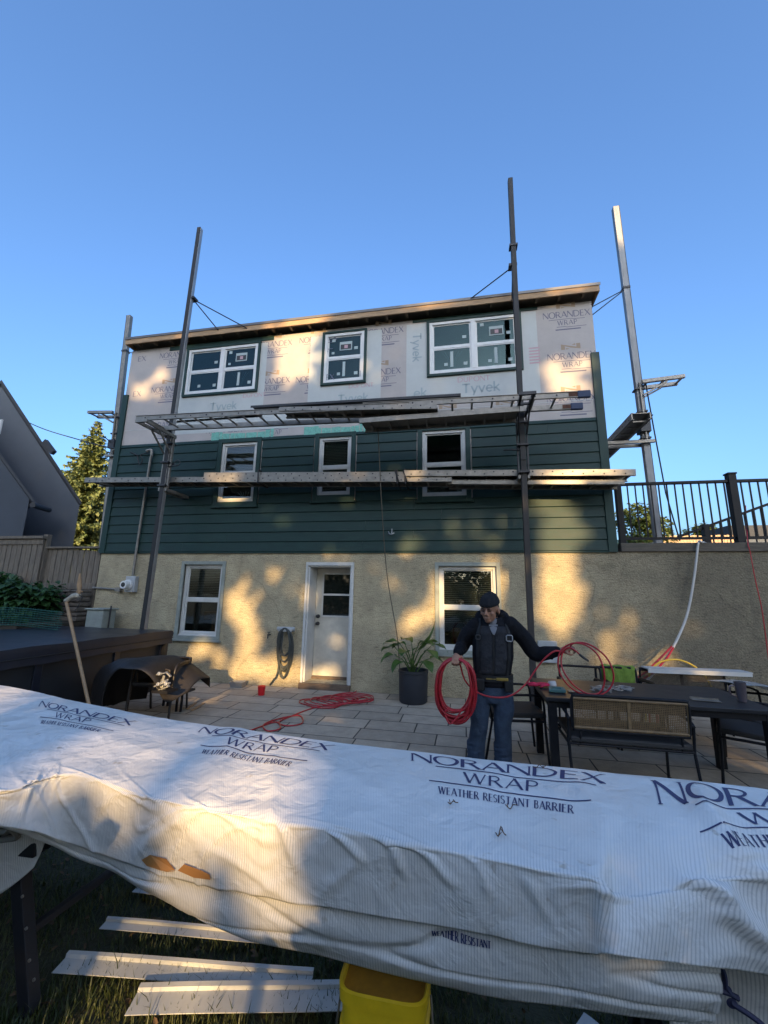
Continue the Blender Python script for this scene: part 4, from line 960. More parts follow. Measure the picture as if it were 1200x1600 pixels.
pts += [(p.x-.1, -.1, p.z-.7), (p.x-.16, -.1, p.z-.82), (p.x-.25, -.06, .03)]
mb.tube(cat(pts, 2), .013, 7); mb.build('coil', M['hose'], HO, smooth=True)
# small things on the paving
p = at(372, 1073, Z=0)
TIN = thing('metal_tray', 'small silver metal tray on the paving by the stucco wall', 'tray', p)
mb = MB(); mb.rings([[p+V((a*.10, b*.075, 0)) for a, b in ((-1, -1), (1, -1), (1, 1), (-1, 1))], [p+V((a*.125, b*.1, .09)) for a, b in ((-1, -1), (1, -1), (1, 1), (-1, 1))], [p+V((a*.115, b*.09, .088)) for a, b in ((-1, -1), (1, -1), (1, 1), (-1, 1))], [p+V((a*.09, b*.065, .01)) for a, b in ((-1, -1), (1, -1), (1, 1), (-1, 1))]]); mb.build('body', M['aluw'], TIN)
mb = MB(); mb.bar(p+V((-.1, -.03, .095)), p+V((.13, .02, .10)), .05, .015); mb.build('handle', M['aluw'], TIN)
M['red'] = mat('red_plastic', (.62, .012, .015), .35)
p = at(408, 1086, Z=0); mb = MB(); mb.lathe(p, [(.05, 0), (.062, .13), (.066, .13), (.066, .138), (.058, .138), (.046, .008)], 20)
tag(mb.build('cup', M['red'], smooth='auto'), 'small bright red plastic cup standing on the pavers', 'cup')
# potted plant
M['pot'] = mat('dark_ribbed_planter', (.022, .024, .03), .55, var=.15, vscale=6)
p = at(648, 1092, Z=0); p = V((p.x, -.44, 0)); PP = thing('potted_plant', 'big leaved plant in a tall dark round planter beside the right basement window', 'plant', p)
mb = MB(); n = 48; rs = []
for r0, z in ((.20, 0), (.215, .02), (.225, .43), (.235, .44), (.235, .475), (.205, .475), (.2, .40)):
    rs.append([p+V(((r0*(1+.012*math.cos(k*math.pi) if .01 < z < .435 else r0))*math.cos(2*math.pi*k/n)*(1 if .01 < z < .435 else 1), 0, 0)) for k in range(0)] or [p+V((math.cos(2*math.pi*k/n), math.sin(2*math.pi*k/n), 0))*(r0*(1+(.012*(-1)**k if .01 < z < .435 else 0)))+V((0, 0, z)) for k in range(n)])
mb.rings(rs); mb.build('planter', M['pot'], PP, smooth='auto')
mb = MB(); mb.lathe(p+V((0, 0, .41)), [(.001, .02), (.12, .015), (.198, 0)], 20); mb.build('soil', M['bed'], PP)
M['pleaf'] = leaf_mat('broad_leaf', (.045, .10, .022), (.12, .20, .05), .35, .3)
def bigleaf(mb, base, tip, L, W, droop, seed):
    "stalk and a broad folded blade with wavy edge"
    rr = random.Random(seed); b, t = V(base), V(tip); mid = (b+t)/2+V((0, 0, .06)); st = cat([b, mid, t], 6); mb.tube(st, [.011-.006*i/len(st) for i in range(len(st))], 6)
    d = V((t.x-b.x, t.y-b.y, 0)); d = d.normalized() if d.length > .02 else V((rr.uniform(-1, 1), -.5, 0)).normalized()
    s = V((-d.y, d.x, 0)); n = 9; rows = []
    for i in range(n+1):
        u = i/n; c = t+d*L*u*math.cos(droop*u)+V((0, 0, L*(.42*u if droop < .5 else .25*u)-droop*L*u*u*1.0)); wv = W*(math.sin(math.pi*min(1, u*.93+.07))**.75)*(1 if u < 1 else .05)
        rows.append([c+s*wv*q+V((0, 0, abs(q)*wv*.32+.012*math.sin(u*9+q*3))) for q in (-.5, -.25, 0, .25, .5)])
    mb.grid(rows)
lf = [(604, 996, .1, .85), (612, 984, -.1, .8), (626, 988, .1, .9), (650, 975, .0, .2), (662, 985, -.12, .75), (676, 984, .1, .8), (690, 990, .05, .9), (606, 1014, -.2, .95), (640, 982, .15, .6), (674, 1004, -.22, .9), (684, 1020, .05, 1.1), (622, 1030, -.26, 1.1), (655, 985, -.1, .3), (634, 1006, -.2, .8), (668, 1030, -.25, 1.1)]
for i, (px, py, dy, dr) in enumerate(lf):
    q = at(px, py, Y=-.44+dy); mb = MB(); c = p+V((random.uniform(-.05, .05), random.uniform(-.05, .05), .42))
    q2 = c+(q-c)*(.64 if dr > .5 else .42)+V((0, 0, .03)); bigleaf(mb, c, q2, .30 if dr > .5 else .44, .19 if dr > .5 else .13, dr*.62 if dr > .5 else -.62, i); mb.build('leaf', M['pleaf'], PP, smooth=True, fix=False)
# red hose coiled loosely on the pavers
rr = random.Random(9); pts = []
def G(px, py, z=.012): q = at(px, py, Z=z); return V((q.x, q.y, z))
pts += [G(330, 1180), G(370, 1150), G(395, 1140), G(430, 1128), G(438, 1138), G(418, 1142), G(412, 1132), G(440, 1122), G(468, 1118), G(472, 1130), G(448, 1134), G(436, 1128), G(460, 1117), G(490, 1106)]
c = G(520, 1098)
for k in range(7):
    for j in range(9):
        t = 2*math.pi*j/9+.6; r_ = rr.uniform(.26, .36); pts.append(V((c.x-.15+.07*k+r_*1.1*math.cos(t), c.y-.05+.05*k+r_*.85*math.sin(t), .012+.006*k+rr.uniform(0, .006))))
pts += [G(540, 1098), G(565, 1090), G(574, 1092), G(556, 1096), G(530, 1090), G(552, 1083), G(560, 1076)]
mb = MB(); mb.tube(cat(pts, 5), .0085, 6); tag(mb.build('air_hose', M['redhose'], smooth=True), 'red air hose lying in loose loops on the pavers in front of the door', 'hose')
# long handled tool leaning on the hot tub
M['handle'] = mat('pale_wood_handle', (.36, .22, .11), .6, var=.2, vscale=6, stretch=(6, 6, 1)); M['bristle'] = mat('dirty_cream_bristle', (.42, .37, .28), .9, var=.3, vscale=20)
a = at(103, 938, Y=-2.55); b = at(139, 1102, Y=-2.9); b = b+(b-a)*.24
BR = thing('long_handled_roller', 'wooden long-handled roller leaning head up against the hot tub', 'tool', b)
mb = MB(); mb.tube([b, a], .019, 10); mb.build('handle', M['handle'], BR, smooth='auto')
h0, h1 = at(103, 937, Y=-2.55), at(124, 930, Y=-2.55); mb = MB(); mb.tube(cat([h0+V((-.0, 0, -.02)), (h0+h1)/2+V((0, 0, .012)), h1], 4), [.03]*4+[.038]*4+[.03], 10); mb.build('roller', M['bristle'], BR, smooth=True)
q0, q1 = at(123, 928, Y=-2.55), at(125, 896, Y=-2.55); mb = MB(); mb.tube([q0, (q0*.6+q1*.4), q1], [.02, .028, .012], 10); mb.tube([q0+V((-.04, 0, .03)), q0+V((.05, 0, .03))], .01, 6); mb.build('ferrule', M['handle'], BR, smooth='auto')
mb = MB(); mb.tube(cat([h1, h1+V((.05, .0, -.03)), h1+V((.01, 0, -.14)), h1+V((-.03, 0, -.2))], 5), .006, 5); mb.build('wire_frame', M['dark'], BR)

# ------------------------------------------------------------------ furniture
M['seat'] = mat('brown_black_sling', (.03, .027, .025), .7, var=.15, vscale=30)
M['cane'] = mat('honey_cane', (.19, .12, .055), .7, var=.25, vscale=25)
M['canedark'] = mat('dark_cane', (.05, .036, .025), .7, var=.25, vscale=25)
def metal_chair(name, label, cate, W, loc, rot, cane='cane', split=False, group=None, D=.56, BH=.80, backcane=True):
    "local frame: sitter faces +y, back at y = 0"
    T = thing(name, label, cate, (0, 0, 0), group); r = .0125; hw = W/2; SH = .43
    for s in (-1, 1):
        mb = MB(); mb.tube(cat([(s*hw, D, 0), (s*hw, D-.02, .3), (s*hw, D-.03, .60), (s*hw, D-.09, .64), (s*hw, D-.2, .645), (s*hw, .05, .63), (s*hw, -.02, .60)], 5), r, 8); mb.build('leg', M['blackmetal'], T, smooth=True)
        mb = MB(); mb.tube([(s*hw, -.06, 0), (s*hw, .02, SH-.03), (s*hw, -.01, .60)], r, 8); mb.build('leg', M['blackmetal'], T, smooth='auto')
    mb = MB()
    mb.tube([(-hw, .02, SH-.03), (hw, .02, SH-.03)], r, 8); mb.tube([(-hw, D-.02, SH-.03), (hw, D-.02, SH-.03)], r, 8)
    for s in (-1, 1): mb.tube([(s*hw, .02, SH-.03), (s*hw, D-.02, SH-.03)], r, 8)
    mb.build('seat_frame', M['blackmetal'], T, smooth='auto')
    mb = MB(); mb.rings([[V((sx*(hw-.012), yy, zz)) for sx, yy, zz in ((-1, .0, z), (1, .0, z), (1, D-.0, z+.012), (-1, D-.0, z+.012))] for z in (SH-.015, SH+.03)]); mb.build('seat', M['seat'], T, bevel=.012)
    bw = hw-.03; z0, z1 = .52, BH; tilt = -.10
    def bp(x, z): return V((x, -.01+tilt*(z-.5), z))
    c = .085 if split else .05; fr = cat([bp(-bw+c, z1), bp(bw-c, z1), bp(bw-.012, z1-.012), bp(bw, z1-c), bp(bw, z0+c), bp(bw-.012, z0+.012), bp(bw-c, z0), bp(-bw+c, z0), bp(-bw+.012, z0+.012), bp(-bw, z0+c), bp(-bw, z1-c), bp(-bw+.012, z1-.012)], 4, closed=True)
    mb = MB(); mb.tube(fr, .0145, 8, closed=True)
    for s in (-1, 1): mb.tube([bp(s*bw, .62), (s*hw, -.012, .60)], .011, 6); mb.tube([bp(s*(bw-.06), z0), (s*(bw-.06), .02, SH-.03)], .011, 6)
    B = mb.build('backrest', M['blackmetal'], T, smooth=True)
    if backcane:
        mb = MB(); m = M[cane]; ins = .022
        mb.tube([bp(bw*.97*sx, zz)-V((0, .006, 0)) for sx, zz in ((-1, z1-ins), (1, z1-ins), (1, z0+ins), (-1, z0+ins))], .013, 6, closed=True)
        if split: mb.bar(bp(0, z0+.01)-V((0, .004, 0)), bp(0, z1-.01)-V((0, .004, 0)), .028, .012, up=(0, 1, 0))
        x = -bw+.03; k = 0
        while x < bw-.025:
            mb.bar(bp(x, z0+.015), bp(x, z1-.015), .0062, .003, up=(0, 1, 0)); x += .0135; k += 1
        z = z0+.03
        while z < z1-.02: mb.bar(bp(-bw+.02, z)+V((0, .003, 0)), bp(bw-.02, z)+V((0, .003, 0)), .003, .0062); z += .0135
        mb.build('cane_panel', m, B)
    T.location = loc; T.rotation_euler = (0, 0, rot); return T
def dup(o, loc, rot, label, cate=None, group=None):
    def cp(s, par):
        c = s.copy(); COL.objects.link(c); c.parent = par
        for ch in list(s.children): cp(ch, c)
        return c
    r = cp(o, None); r.location = loc; r.rotation_euler = (0, 0, rot); r['label'] = label
    if cate: r['category'] = cate
    if group: r['group'] = group
    return r
# table
M['tabletop'] = mat('dark_slatted_top', (.022, .022, .024), .4, var=.2, vscale=5, spec=.25)
TA = thing('patio_table', 'long black metal patio table with tools and gloves on it, right of the man', 'table', (1.66, -2.55, 0))
ang = R(0.5); tx0, tx1, ty0, ty1 = .70, 2.52, -3.04, -2.12
mb = MB(); mb.bb((tx0, ty0, .705), (tx1, ty1, .74)); mb.build('tabletop', M['tabletop'], TA, bevel=.006)
mb = MB(); mb.bb((tx0+.03, ty0+.03, .65), (tx1-.03, ty0+.07, .704)); mb.bb((tx0+.03, ty1-.07, .65), (tx1-.03, ty1-.03, .704)); mb.bb((tx0+.03, ty0+.07, .65), (tx0+.07, ty1-.07, .704)); mb.bb((tx1-.07, ty0+.07, .65), (tx1-.03, ty1-.07, .704)); mb.build('apron', M['blackmetal'], TA)
for a in (tx0+.06, tx1-.06):
    for b in (ty0+.06, ty1-.06): mb = MB(); mb.bb((a-.035, b-.035, 0), (a+.035, b+.035, .70)); mb.build('leg', M['blackmetal'], TA, bevel=.004)
# love seats and chairs
metal_chair('loveseat', 'cane-backed loveseat on the near side of the table, its back to the camera', 'loveseat', .96, (1.335, -3.14, 0), 0, split=True, group='cane-backed loveseats at the table')
metal_chair('loveseat', 'dark cane-backed loveseat on the far side of the table, a white board across its back', 'loveseat', 1.02, (2.68, -1.10, 0), math.pi, cane='canedark', split=True, group='cane-backed loveseats at the table', BH=.74)
CH = metal_chair('patio_chair', 'black metal patio chair at the left end of the table, behind the man', 'chair', .54, (.20, -2.33, 0), R(-84), cane='canedark', group='metal patio chairs at the table', backcane=False, BH=.762)
dup(CH, (1.42, -1.32, 0), R(176), 'metal patio chair on the far side of the table, left of the green towel')
dup(CH, (1.86, -1.28, 0), R(184), 'metal patio chair behind the table with the green towel over its back')
c5 = metal_chair('patio_chair', 'metal patio chair at the right end of the table, turned away from it', 'chair', .54, (2.87, -2.62, 0), R(62), cane='canedark', group='metal patio chairs at the table', BH=.78)
dup(c5, (3.28, -2.0, 0), R(100), 'metal patio chair at the right edge of the photo beyond the end of the table', 'chair')
# towel, board, bits on the table
M['towel'] = mat('lime_green_towel', (.16, .25, .035), .95, var=.2, vscale=30, bump=.5, bscale=120)
a = at(945, 1050, Y=-1.25); b = at(1002, 1054, Y=-1.25)
rows = []
for i in range(13):
    t = i/12; rows.append([V((1.72+.36*k/14, -1.175-.05*math.sin(math.pi*t)*0+(-.075 if t < .42 else (.0 if t < .58 else .05))+.012*math.sin(k*1.3+i), (.775-(.42-t)*.75 if t < .42 else (.785 if t < .58 else .775-(t-.58)*.5))+.006*math.sin(k))) for k in range(15)])
mb = MB(); mb.grid(rows); TW = mb.build('towel', M['towel'], smooth=True, fix=False); sm = TW.modifiers.new('thick', 'SOLIDIFY'); sm.thickness = .012
tag(TW, 'lime green towel hanging over a chair back behind the table', 'towel')
M['whitemetal'] = mat('white_painted_metal', (.50, .50, .48), .42, var=.06, vscale=6)
a, b = at(1012, 1049, Y=-1.2), at(1170, 1050, Y=-1.1); BD = thing('trim_board', 'white metal board lying across the back of the far loveseat', 'board', a)
a = V((a.x, -1.12, .758)); b = V((b.x, -1.06, .758)); mb = MB(); mb.bar(a, b, .21, .014); mb.bar(a+V((0, -.10, -.02)), b+V((0, -.10, -.02)), .008, .045); mb.build('board', M['whitemetal'], BD)
M['yellowhose'] = mat('yellow_hose', (.5, .36, .04), .5)
mb = MB(); c = at(1065, 1050, Y=-.9); mb.tube(cat([(c.x-.42, -.7, .02), (c.x-.3, -.72, .66), (c.x, -.74, .83), (c.x+.3, -.72, .70), (c.x+.45, -.7, .4), (c.x+.5, -.7, .02)], 6), .012, 6)
tag(mb.build('hose', M['yellowhose'], smooth=True), 'yellow hose arching up behind the white board on the far loveseat', 'hose')
M['glove'] = mat('red_glove', (.60, .02, .07), .7, var=.2, vscale=20); M['teal'] = mat('teal_pouch', (.07, .16, .15), .6); M['glovew'] = mat('pale_cuff', (.6, .58, .55), .8)
c = at(848, 1073, Z=.745); GL_ = thing('work_glove', 'crumpled red work glove on the left corner of the table', 'glove', c)
mb = MB(); mb.ball(c+V((0, 0, .022)), (.075, .05, .02)); 
for k in range(4): mb.tube([c+V((-.05, -.035+.024*k, .02)), c+V((-.10, -.045+.026*k, .022)), c+V((-.135-.008*(k % 2), -.05+.03*k, .014))], [.013, .013, .009], 7)
mb.tube([c+V((.0, -.04, .02)), c+V((-.03, -.085, .015))], [.014, .01], 7); mb.build('hand', M['glove'], GL_, smooth=True)
mb = MB(); mb.tube([c+V((.06, 0, .024)), c+V((.12, .01, .022))], [.035, .04], 9); mb.build('cuff', M['glovew'], GL_, smooth=True)
c = at(868, 1080, Z=.745); mb = MB(); mb.prism([c+V((-.07, -.06, 0)), c+V((.08, -.075, 0)), c+V((.09, .05, .004)), c+V((-.05, .06, .004))], (0, 0, .03)); mb.bb((c.x-.03, c.y-.03, .775), (c.x+.05, c.y+.02, .787))
tag(mb.build('pouch', M['teal'], bevel=.006), 'flat teal pouch beside the red glove on the table', 'pouch')
HW = thing('hardware_pile', 'scattered pile of shiny metal brackets and screws on the middle of the table', 'hardware', at(955, 1076, Z=.745)); mb = MB(); rr = random.Random(4)
for k in range(46):
    q = at(rr.uniform(925, 985), rr.uniform(1073, 1081), Z=.745); a = rr.uniform(0, 3.14); l = rr.uniform(.02, .05); mb.bar(q+V((-l*math.cos(a), -l*math.sin(a), rr.uniform(.002, .012))), q+V((l*math.cos(a), l*math.sin(a), rr.uniform(.004, .018))), .012, .008)
mb.build('brackets', M['aluw'], HW)
c = at(900, 1081, Z=.745); mb = MB(); mb.box(c+V((0, 0, .006)), (.15, .07, .009), Matrix.Rotation(.1, 3, 'Z')); tag(mb.build('phone', M['alu'], bevel=.003), 'flat pale phone sized slab near the front edge of the table', 'phone')
a, b = at(1080, 1093, Z=.745), at(1126, 1097, Z=.745); mb = MB(); mb.bar(a+V((0, 0, .004)), b+V((0, 0, .004)), .055, .004); mb.bar(a+V((0, .026, .012)), b+V((0, .026, .012)), .003, .018); tag(mb.build('trim_strip', M['alu']), 'short grey metal trim offcut at the near right edge of the table', 'metal strip')
M['tumbler'] = mat('grey_steel_tumbler', (.16, .13, .14), .3, metal=.5, var=.15)
c = at(1160, 1096, Z=.745); TU = thing('tumbler', 'grey steel tumbler at the right end of the table', 'tumbler', c)
mb = MB(); mb.lathe(c, [(.032, 0), (.035, .02), (.043, .15), (.044, .165), (.04, .165), (.032, .03)], 20); mb.build('cup', M['tumbler'], TU, smooth='auto')
mb = MB(); mb.lathe(c+V((0, 0, .152)), [(.041, 0), (.041, .01), (.02, .012)], 18); mb.build('lid', M['dark'], TU); mb = MB(); mb.tube(cat([c+V((-.042, 0, .13)), c+V((-.085, 0, .12)), c+V((-.085, 0, .06)), c+V((-.038, 0, .04))], 5), .007, 6); mb.build('handle', M['tumbler'], TU, smooth=True)
rows = [[V((2.80+.62*u, -2.02+.62*v-.1*u, .755+.012*math.sin(u*7+v*5)-.10*max(0, u-.6)*2-.05*v)) for u in [k/12 for k in range(13)]] for v in [k/8 for k in range(9)]]
mb = MB(); mb.grid(rows); PS = mb.build('plastic_sheet', mat('clear_grey_plastic', (.30, .33, .34), .25, var=.2, vscale=9, spec=.7), smooth=True, fix=False); PS.modifiers.new('thick', 'SOLIDIFY').thickness = .003
tag(PS, 'grey plastic sheet draped over the chair at the right edge beyond the table', 'sheet')

# ------------------------------------------------------------------ chairs stacked by the hot tub under a black cover
M['stackmetal'] = mat('brown_black_tube', (.035, .028, .022), .4, metal=.3, var=.2)
def stack_chair(label, base, rot):
    T = thing('stacking_chair', label, 'chair', (0, 0, 0), 'chairs stacked beside the hot tub'); r = .014
    for s in (-1, 1):
        mb = MB(); mb.tube(cat([(s*.27, .5, 0), (s*.27, .48, .34), (s*.27, .44, .60), (s*.27, .25, .64), (s*.25, .0, .62)], 5), r, 8); mb.build('leg', M['stackmetal'], T, smooth=True)
        mb = MB(); mb.tube([(s*.25, -.06, 0), (s*.25, .02, .40), (s*.24, -.06, .66)], r, 8); mb.build('leg', M['stackmetal'], T, smooth='auto')
    mb = MB(); mb.tube(cat([(-.25, .0, .62), (-.24, -.03, .645), (-.16, -.05, .655), (.16, -.05, .655), (.24, -.03, .645), (.25, 0, .62)], 5), r, 8); mb.build('backrest', M['stackmetal'], T, smooth=True); mb = MB(); mb.tube(cat([(-.20, .46, .42), (-.21, .47, .54), (-.17, .47, .58), (.17, .47, .58), (.21, .47, .54), (.20, .46, .42)], 5), r*.8, 8); mb.build('front_bar', M['stackmetal'], T, smooth=True)
    mb = MB(); mb.rings([[V((x, y, z)) for x, y in ((-.25, .0), (.25, .0), (.25, .48), (-.25, .48))] for z in (.395, .42)]); mb.build('seat', M['seat'], T, bevel=.01)
    T.location = base; T.rotation_euler = (0, 0, rot); return T
c0 = V((-4.10, -1.75, 0)); SR = R(12)+math.pi
s0 = stack_chair('lowest metal chair of the stack beside the hot tub', c0, SR)
dup(s0, c0+V((.02, -.03, .02)), SR, 'middle metal chair of the stack beside the hot tub')
dup(s0, c0+V((.04, -.06, .04)), SR, 'topmost metal chair of the stack beside the hot tub, metal tools on it')
M['cover'] = mat('black_brown_cover', (.022, .018, .015), .62, var=.25, vscale=3, bump=.3, bscale=12)
CV = MB(); rows = []
ct = at(240, 1040, Y=-2.0)
L_ = [(140, 1105, -2.3, .62), (150, 1055, -2.2, .5), (178, 1034, -2.15, .5), (220, 1028, -2.05, .5), (262, 1026, -1.95, .5), (290, 1040, -1.85, .5), (317, 1061, -1.80, .5)]
Lb = [(158, 1112, -2.5), (165, 1075, -2.55), (180, 1050, -2.6), (205, 1045, -2.62), (236, 1058, -2.55), (258, 1096, -2.35), (294, 1083, -2.05)]
top = cat([at(a, b, Y=c) for a, b, c, _ in L_], 6); low = cat([at(a, b, Y=c) for a, b, c in Lb], 6)
for k in range(9):
    t = k/8; rows.append([p_.lerp(q_, t)+V((0, 0, .045*math.sin(math.pi*t)+.008*math.sin(i*.9+k))) for i, (p_, q_) in enumerate(zip(top, low))])
back = [V((p_.x-.05, p_.y+.26, max(.05, p_.z-(.58 if i_ < len(top)*.5 else .16)))) for i_, p_ in enumerate(top)]; rows = [back, [p_.lerp(q_, .5)+V((0, .07, .06)) for p_, q_ in zip(back, top)]]+rows
CV.grid(rows); cv = CV.build('furniture_cover', M['cover'], smooth=True, fix=False); cv.modifiers.new('thick', 'SOLIDIFY').thickness = .006
tag(cv, 'stiff black brown cover draped over the stacked chairs beside the hot tub', 'cover')
c = at(257, 1070, Y=-2.42); BOX = thing('metal_clamps', 'heap of shiny metal clamps on the stacked chairs beside the hot tub', 'clamps', c); mb = MB(); rr = random.Random(8)
for k in range(11):
    q = c+V((rr.uniform(-.07, .07), rr.uniform(-.04, .04), rr.uniform(-.05, .13))); u = V((rr.uniform(-1, 1), rr.uniform(-.4, .4), rr.uniform(-.8, .8))).normalized()*rr.uniform(.04, .08); mb.bar(q-u, q+u, .03, .016)
    if k % 3 == 0: mb.cyl(q, q+V((0, -.04, .01)), .022, 10)
mb.build('clamp', M['aluw'], BOX, bevel=.003)
mb = MB(); mb.box(c+V((0, .02, -.07)), (.22, .2, .03)); mb.build('shelf', M['blackmetal'], BOX)
# pair of thin legs seen right of the stack
SD = thing('folding_stool', 'dark folding stool half hidden under the black cover', 'stool', at(275, 1113, Z=0)); q = at(278, 1112, Z=0); hz = at(272, 1084, Y=q.y).z
for dx in (-.03, .04): mb = MB(); mb.bb((q.x+dx-.012, q.y-.012, 0), (q.x+dx+.012, q.y+.012, hz)); mb.build('leg', M['blackmetal'], SD)
for dx in (-.33, -.40): mb = MB(); mb.bb((q.x+dx-.012, q.y+.2, 0), (q.x+dx+.012, q.y+.224, hz)); mb.build('leg', M['blackmetal'], SD)
mb = MB(); mb.bb((q.x-.42, q.y-.02, hz), (q.x+.06, q.y+.26, hz+.03)); mb.build('seat', M['seat'], SD, bevel=.008)
# slats lying on the paving
for i, (a, b, l) in enumerate((((292, 1108), (306, 1098), 'left'), ((300, 1110), (318, 1099), 'right'))):
    mb = MB(); mb.bar(at(*a, Z=.01), at(*b, Z=.01), .035, .012); tag(mb.build('wood_strip', M['handle']), 'short pale wood strip on the pavers by the stacked chairs, %s of two' % l, 'wood strip', 'pale strips on the pavers')
# ================================================================== THE MAN
M['skin'] = mat('skin', (.30, .15, .09), .5, var=.08, vscale=20)
M['jacket'] = mat('black_jacket', (.007, .0075, .010), .8, var=.35, vscale=9, bump=.9, bscale=14, spec=.2)
M['vest'] = mat('charcoal_vest', (.024, .025, .029), .8, var=.3, vscale=12, bump=.9, bscale=16, spec=.25)
M['shirt'] = mat('grey_shirt', (.16, .165, .18), .8, var=.1)
M['jeans'] = mat('worn_blue_jeans', (.013, .024, .046), .85, var=.5, vscale=7, bump=.9, bscale=16, col2=(.036, .06, .095))
M['beanie'] = mat('black_knit_cap', (.006, .006, .008), .9, bump=.6, bscale=150)
M['boot'] = mat('brown_work_boot', (.05, .032, .02), .7, var=.2)
M['webbing'] = mat('black_webbing', (.006, .006, .006), .7)
M['yellow'] = mat('yellow_tape_case', (.24, .16, .025), .6)
M['hair'] = mat('black_hair', (.008, .007, .006), .6)
PYY = -2.8
feet_c = V((.19, PYY, 0))
MAN = thing('person', 'man in a black cap, dark hooded jacket and jeans holding a coil of red hose', 'person', feet_c)
def remeshed(mb, name, m, vox, smooth=6, fac=.5):
    o = mb.build(name, m, MAN, fix=True)
    r = o.modifiers.new('r', 'REMESH'); r.mode = 'VOXEL'; r.voxel_size = vox; r.use_smooth_shade = True
    s = o.modifiers.new('s', 'SMOOTH'); s.iterations = smooth; s.factor = fac
    dg = bpy.context.evaluated_depsgraph_get(); me = bpy.data.meshes.new_from_object(o.evaluated_get(dg)); o.modifiers.clear(); old = o.data; o.data = me; bpy.data.meshes.remove(old); me.name = name
    if not me.materials: me.materials.append(m)
    me.polygons.foreach_set('use_smooth', [True]*len(me.polygons)); return o
def limb(mb, pts, rr, n=5, seg=14):
    P = cat(pts, n); k = len(P)-1; m = len(rr)-1; rad = []
    for i in range(len(P)):
        t = i/k*m; a = min(int(t), m-1); f_ = t-a; rad.append(rr[a]*(1-f_)+rr[a+1]*f_)
    mb.tube(P, rad, seg); mb.ball(P[0], rad[0], 12, 8); mb.ball(P[-1], rad[-1], 12, 8)
def ering(c, rx, ry, n=28, rot=0, sq=.0):
    out = []
    for k in range(n):
        t = 2*math.pi*k/n; x = rx*math.copysign(abs(math.cos(t))**(1-sq), math.cos(t)); y = ry*math.copysign(abs(math.sin(t))**(1-sq), math.sin(t))
        out.append(V((c[0]+x*math.cos(rot)-y*math.sin(rot), c[1]+x*math.sin(rot)+y*math.cos(rot), c[2])))
    return out
sL, sR = at(741, 978, Y=-2.80), at(799, 975, Y=-2.80)           # shoulders, left / right in the photo
eL, wL = at(722, 1010, Y=-2.74), at(716, 1019, Y=-2.93)
eR, wR = at(836, 1021, Y=-2.74), at(872, 1018, Y=-2.84)
hL, hR = at(713, 1027, Y=-2.98), at(886, 1014, Y=-2.86)
hipL, hipR = at(753, 1085, Y=-2.79), at(785, 1085, Y=-2.79)
knL, knR = at(749, 1131, Y=-2.84), at(785, 1131, Y=-2.83)
anL, anR = V((.075, -2.80, .09)), V((.325, -2.80, .09))
cx = (sL.x+sR.x)/2; hx = (hipL.x+hipR.x)/2
zs = (sL.z+sR.z)/2
hd = at(765, 953, Y=-2.86)                                       # middle of the head
HM = (Matrix.Rotation(R(-24), 3, 'Z') @ Matrix.Rotation(R(9), 3, 'X'))*1.12
H = lambda x, y, z: hd+HM @ V((x, y, z))
body = MB()
body.rings([ering((hx+(cx-hx)*t, PYY+.01, hipL.z-.02+(zs-hipL.z)*t), rx, ry) for t, rx, ry in ((0, .15, .10), (.12, .155, .10), (.4, .135, .095), (.75, .16, .105), (.95, .15, .085), (1.04, .08, .06))])
limb(body, [V((cx, -2.80, zs-.02)), V((cx, -2.815, zs+.06)), hd+V((0, .02, -.06))], [.062, .056, .056])
body.ball(hd+HM @ V((0, .012, .03)), (.074, .092, .088), 20, 14, HM); body.ball(H(0, -.018, -.035), (.058, .068, .072), 18, 12, HM)
body.ball(H(0, -.06, -.082), (.03, .024, .022), 12, 8, HM)                          # chin
body.tube([H(0, -.080, .018), H(0, -.098, -.018), H(0, -.102, -.028)], [.008, .013, .014], 10); body.ball(H(-.012, -.093, -.03), .009, 8, 6); body.ball(H(.012, -.093, -.03), .009, 8, 6)
body.ball(H(0, -.083, -.056), (.024, .010, .007), 12, 6, HM); body.ball(H(0, -.081, -.066), (.02, .010, .007), 12, 6, HM)
for s in (-1, 1):
    body.ball(H(s*.03, -.078, .022), (.022, .012, .008), 10, 6, HM); body.ball(H(s*.042, -.062, -.02), (.02, .018, .018), 10, 6, HM); body.ball(H(s*.078, .012, -.008), (.012, .022, .032), 10, 8, HM)
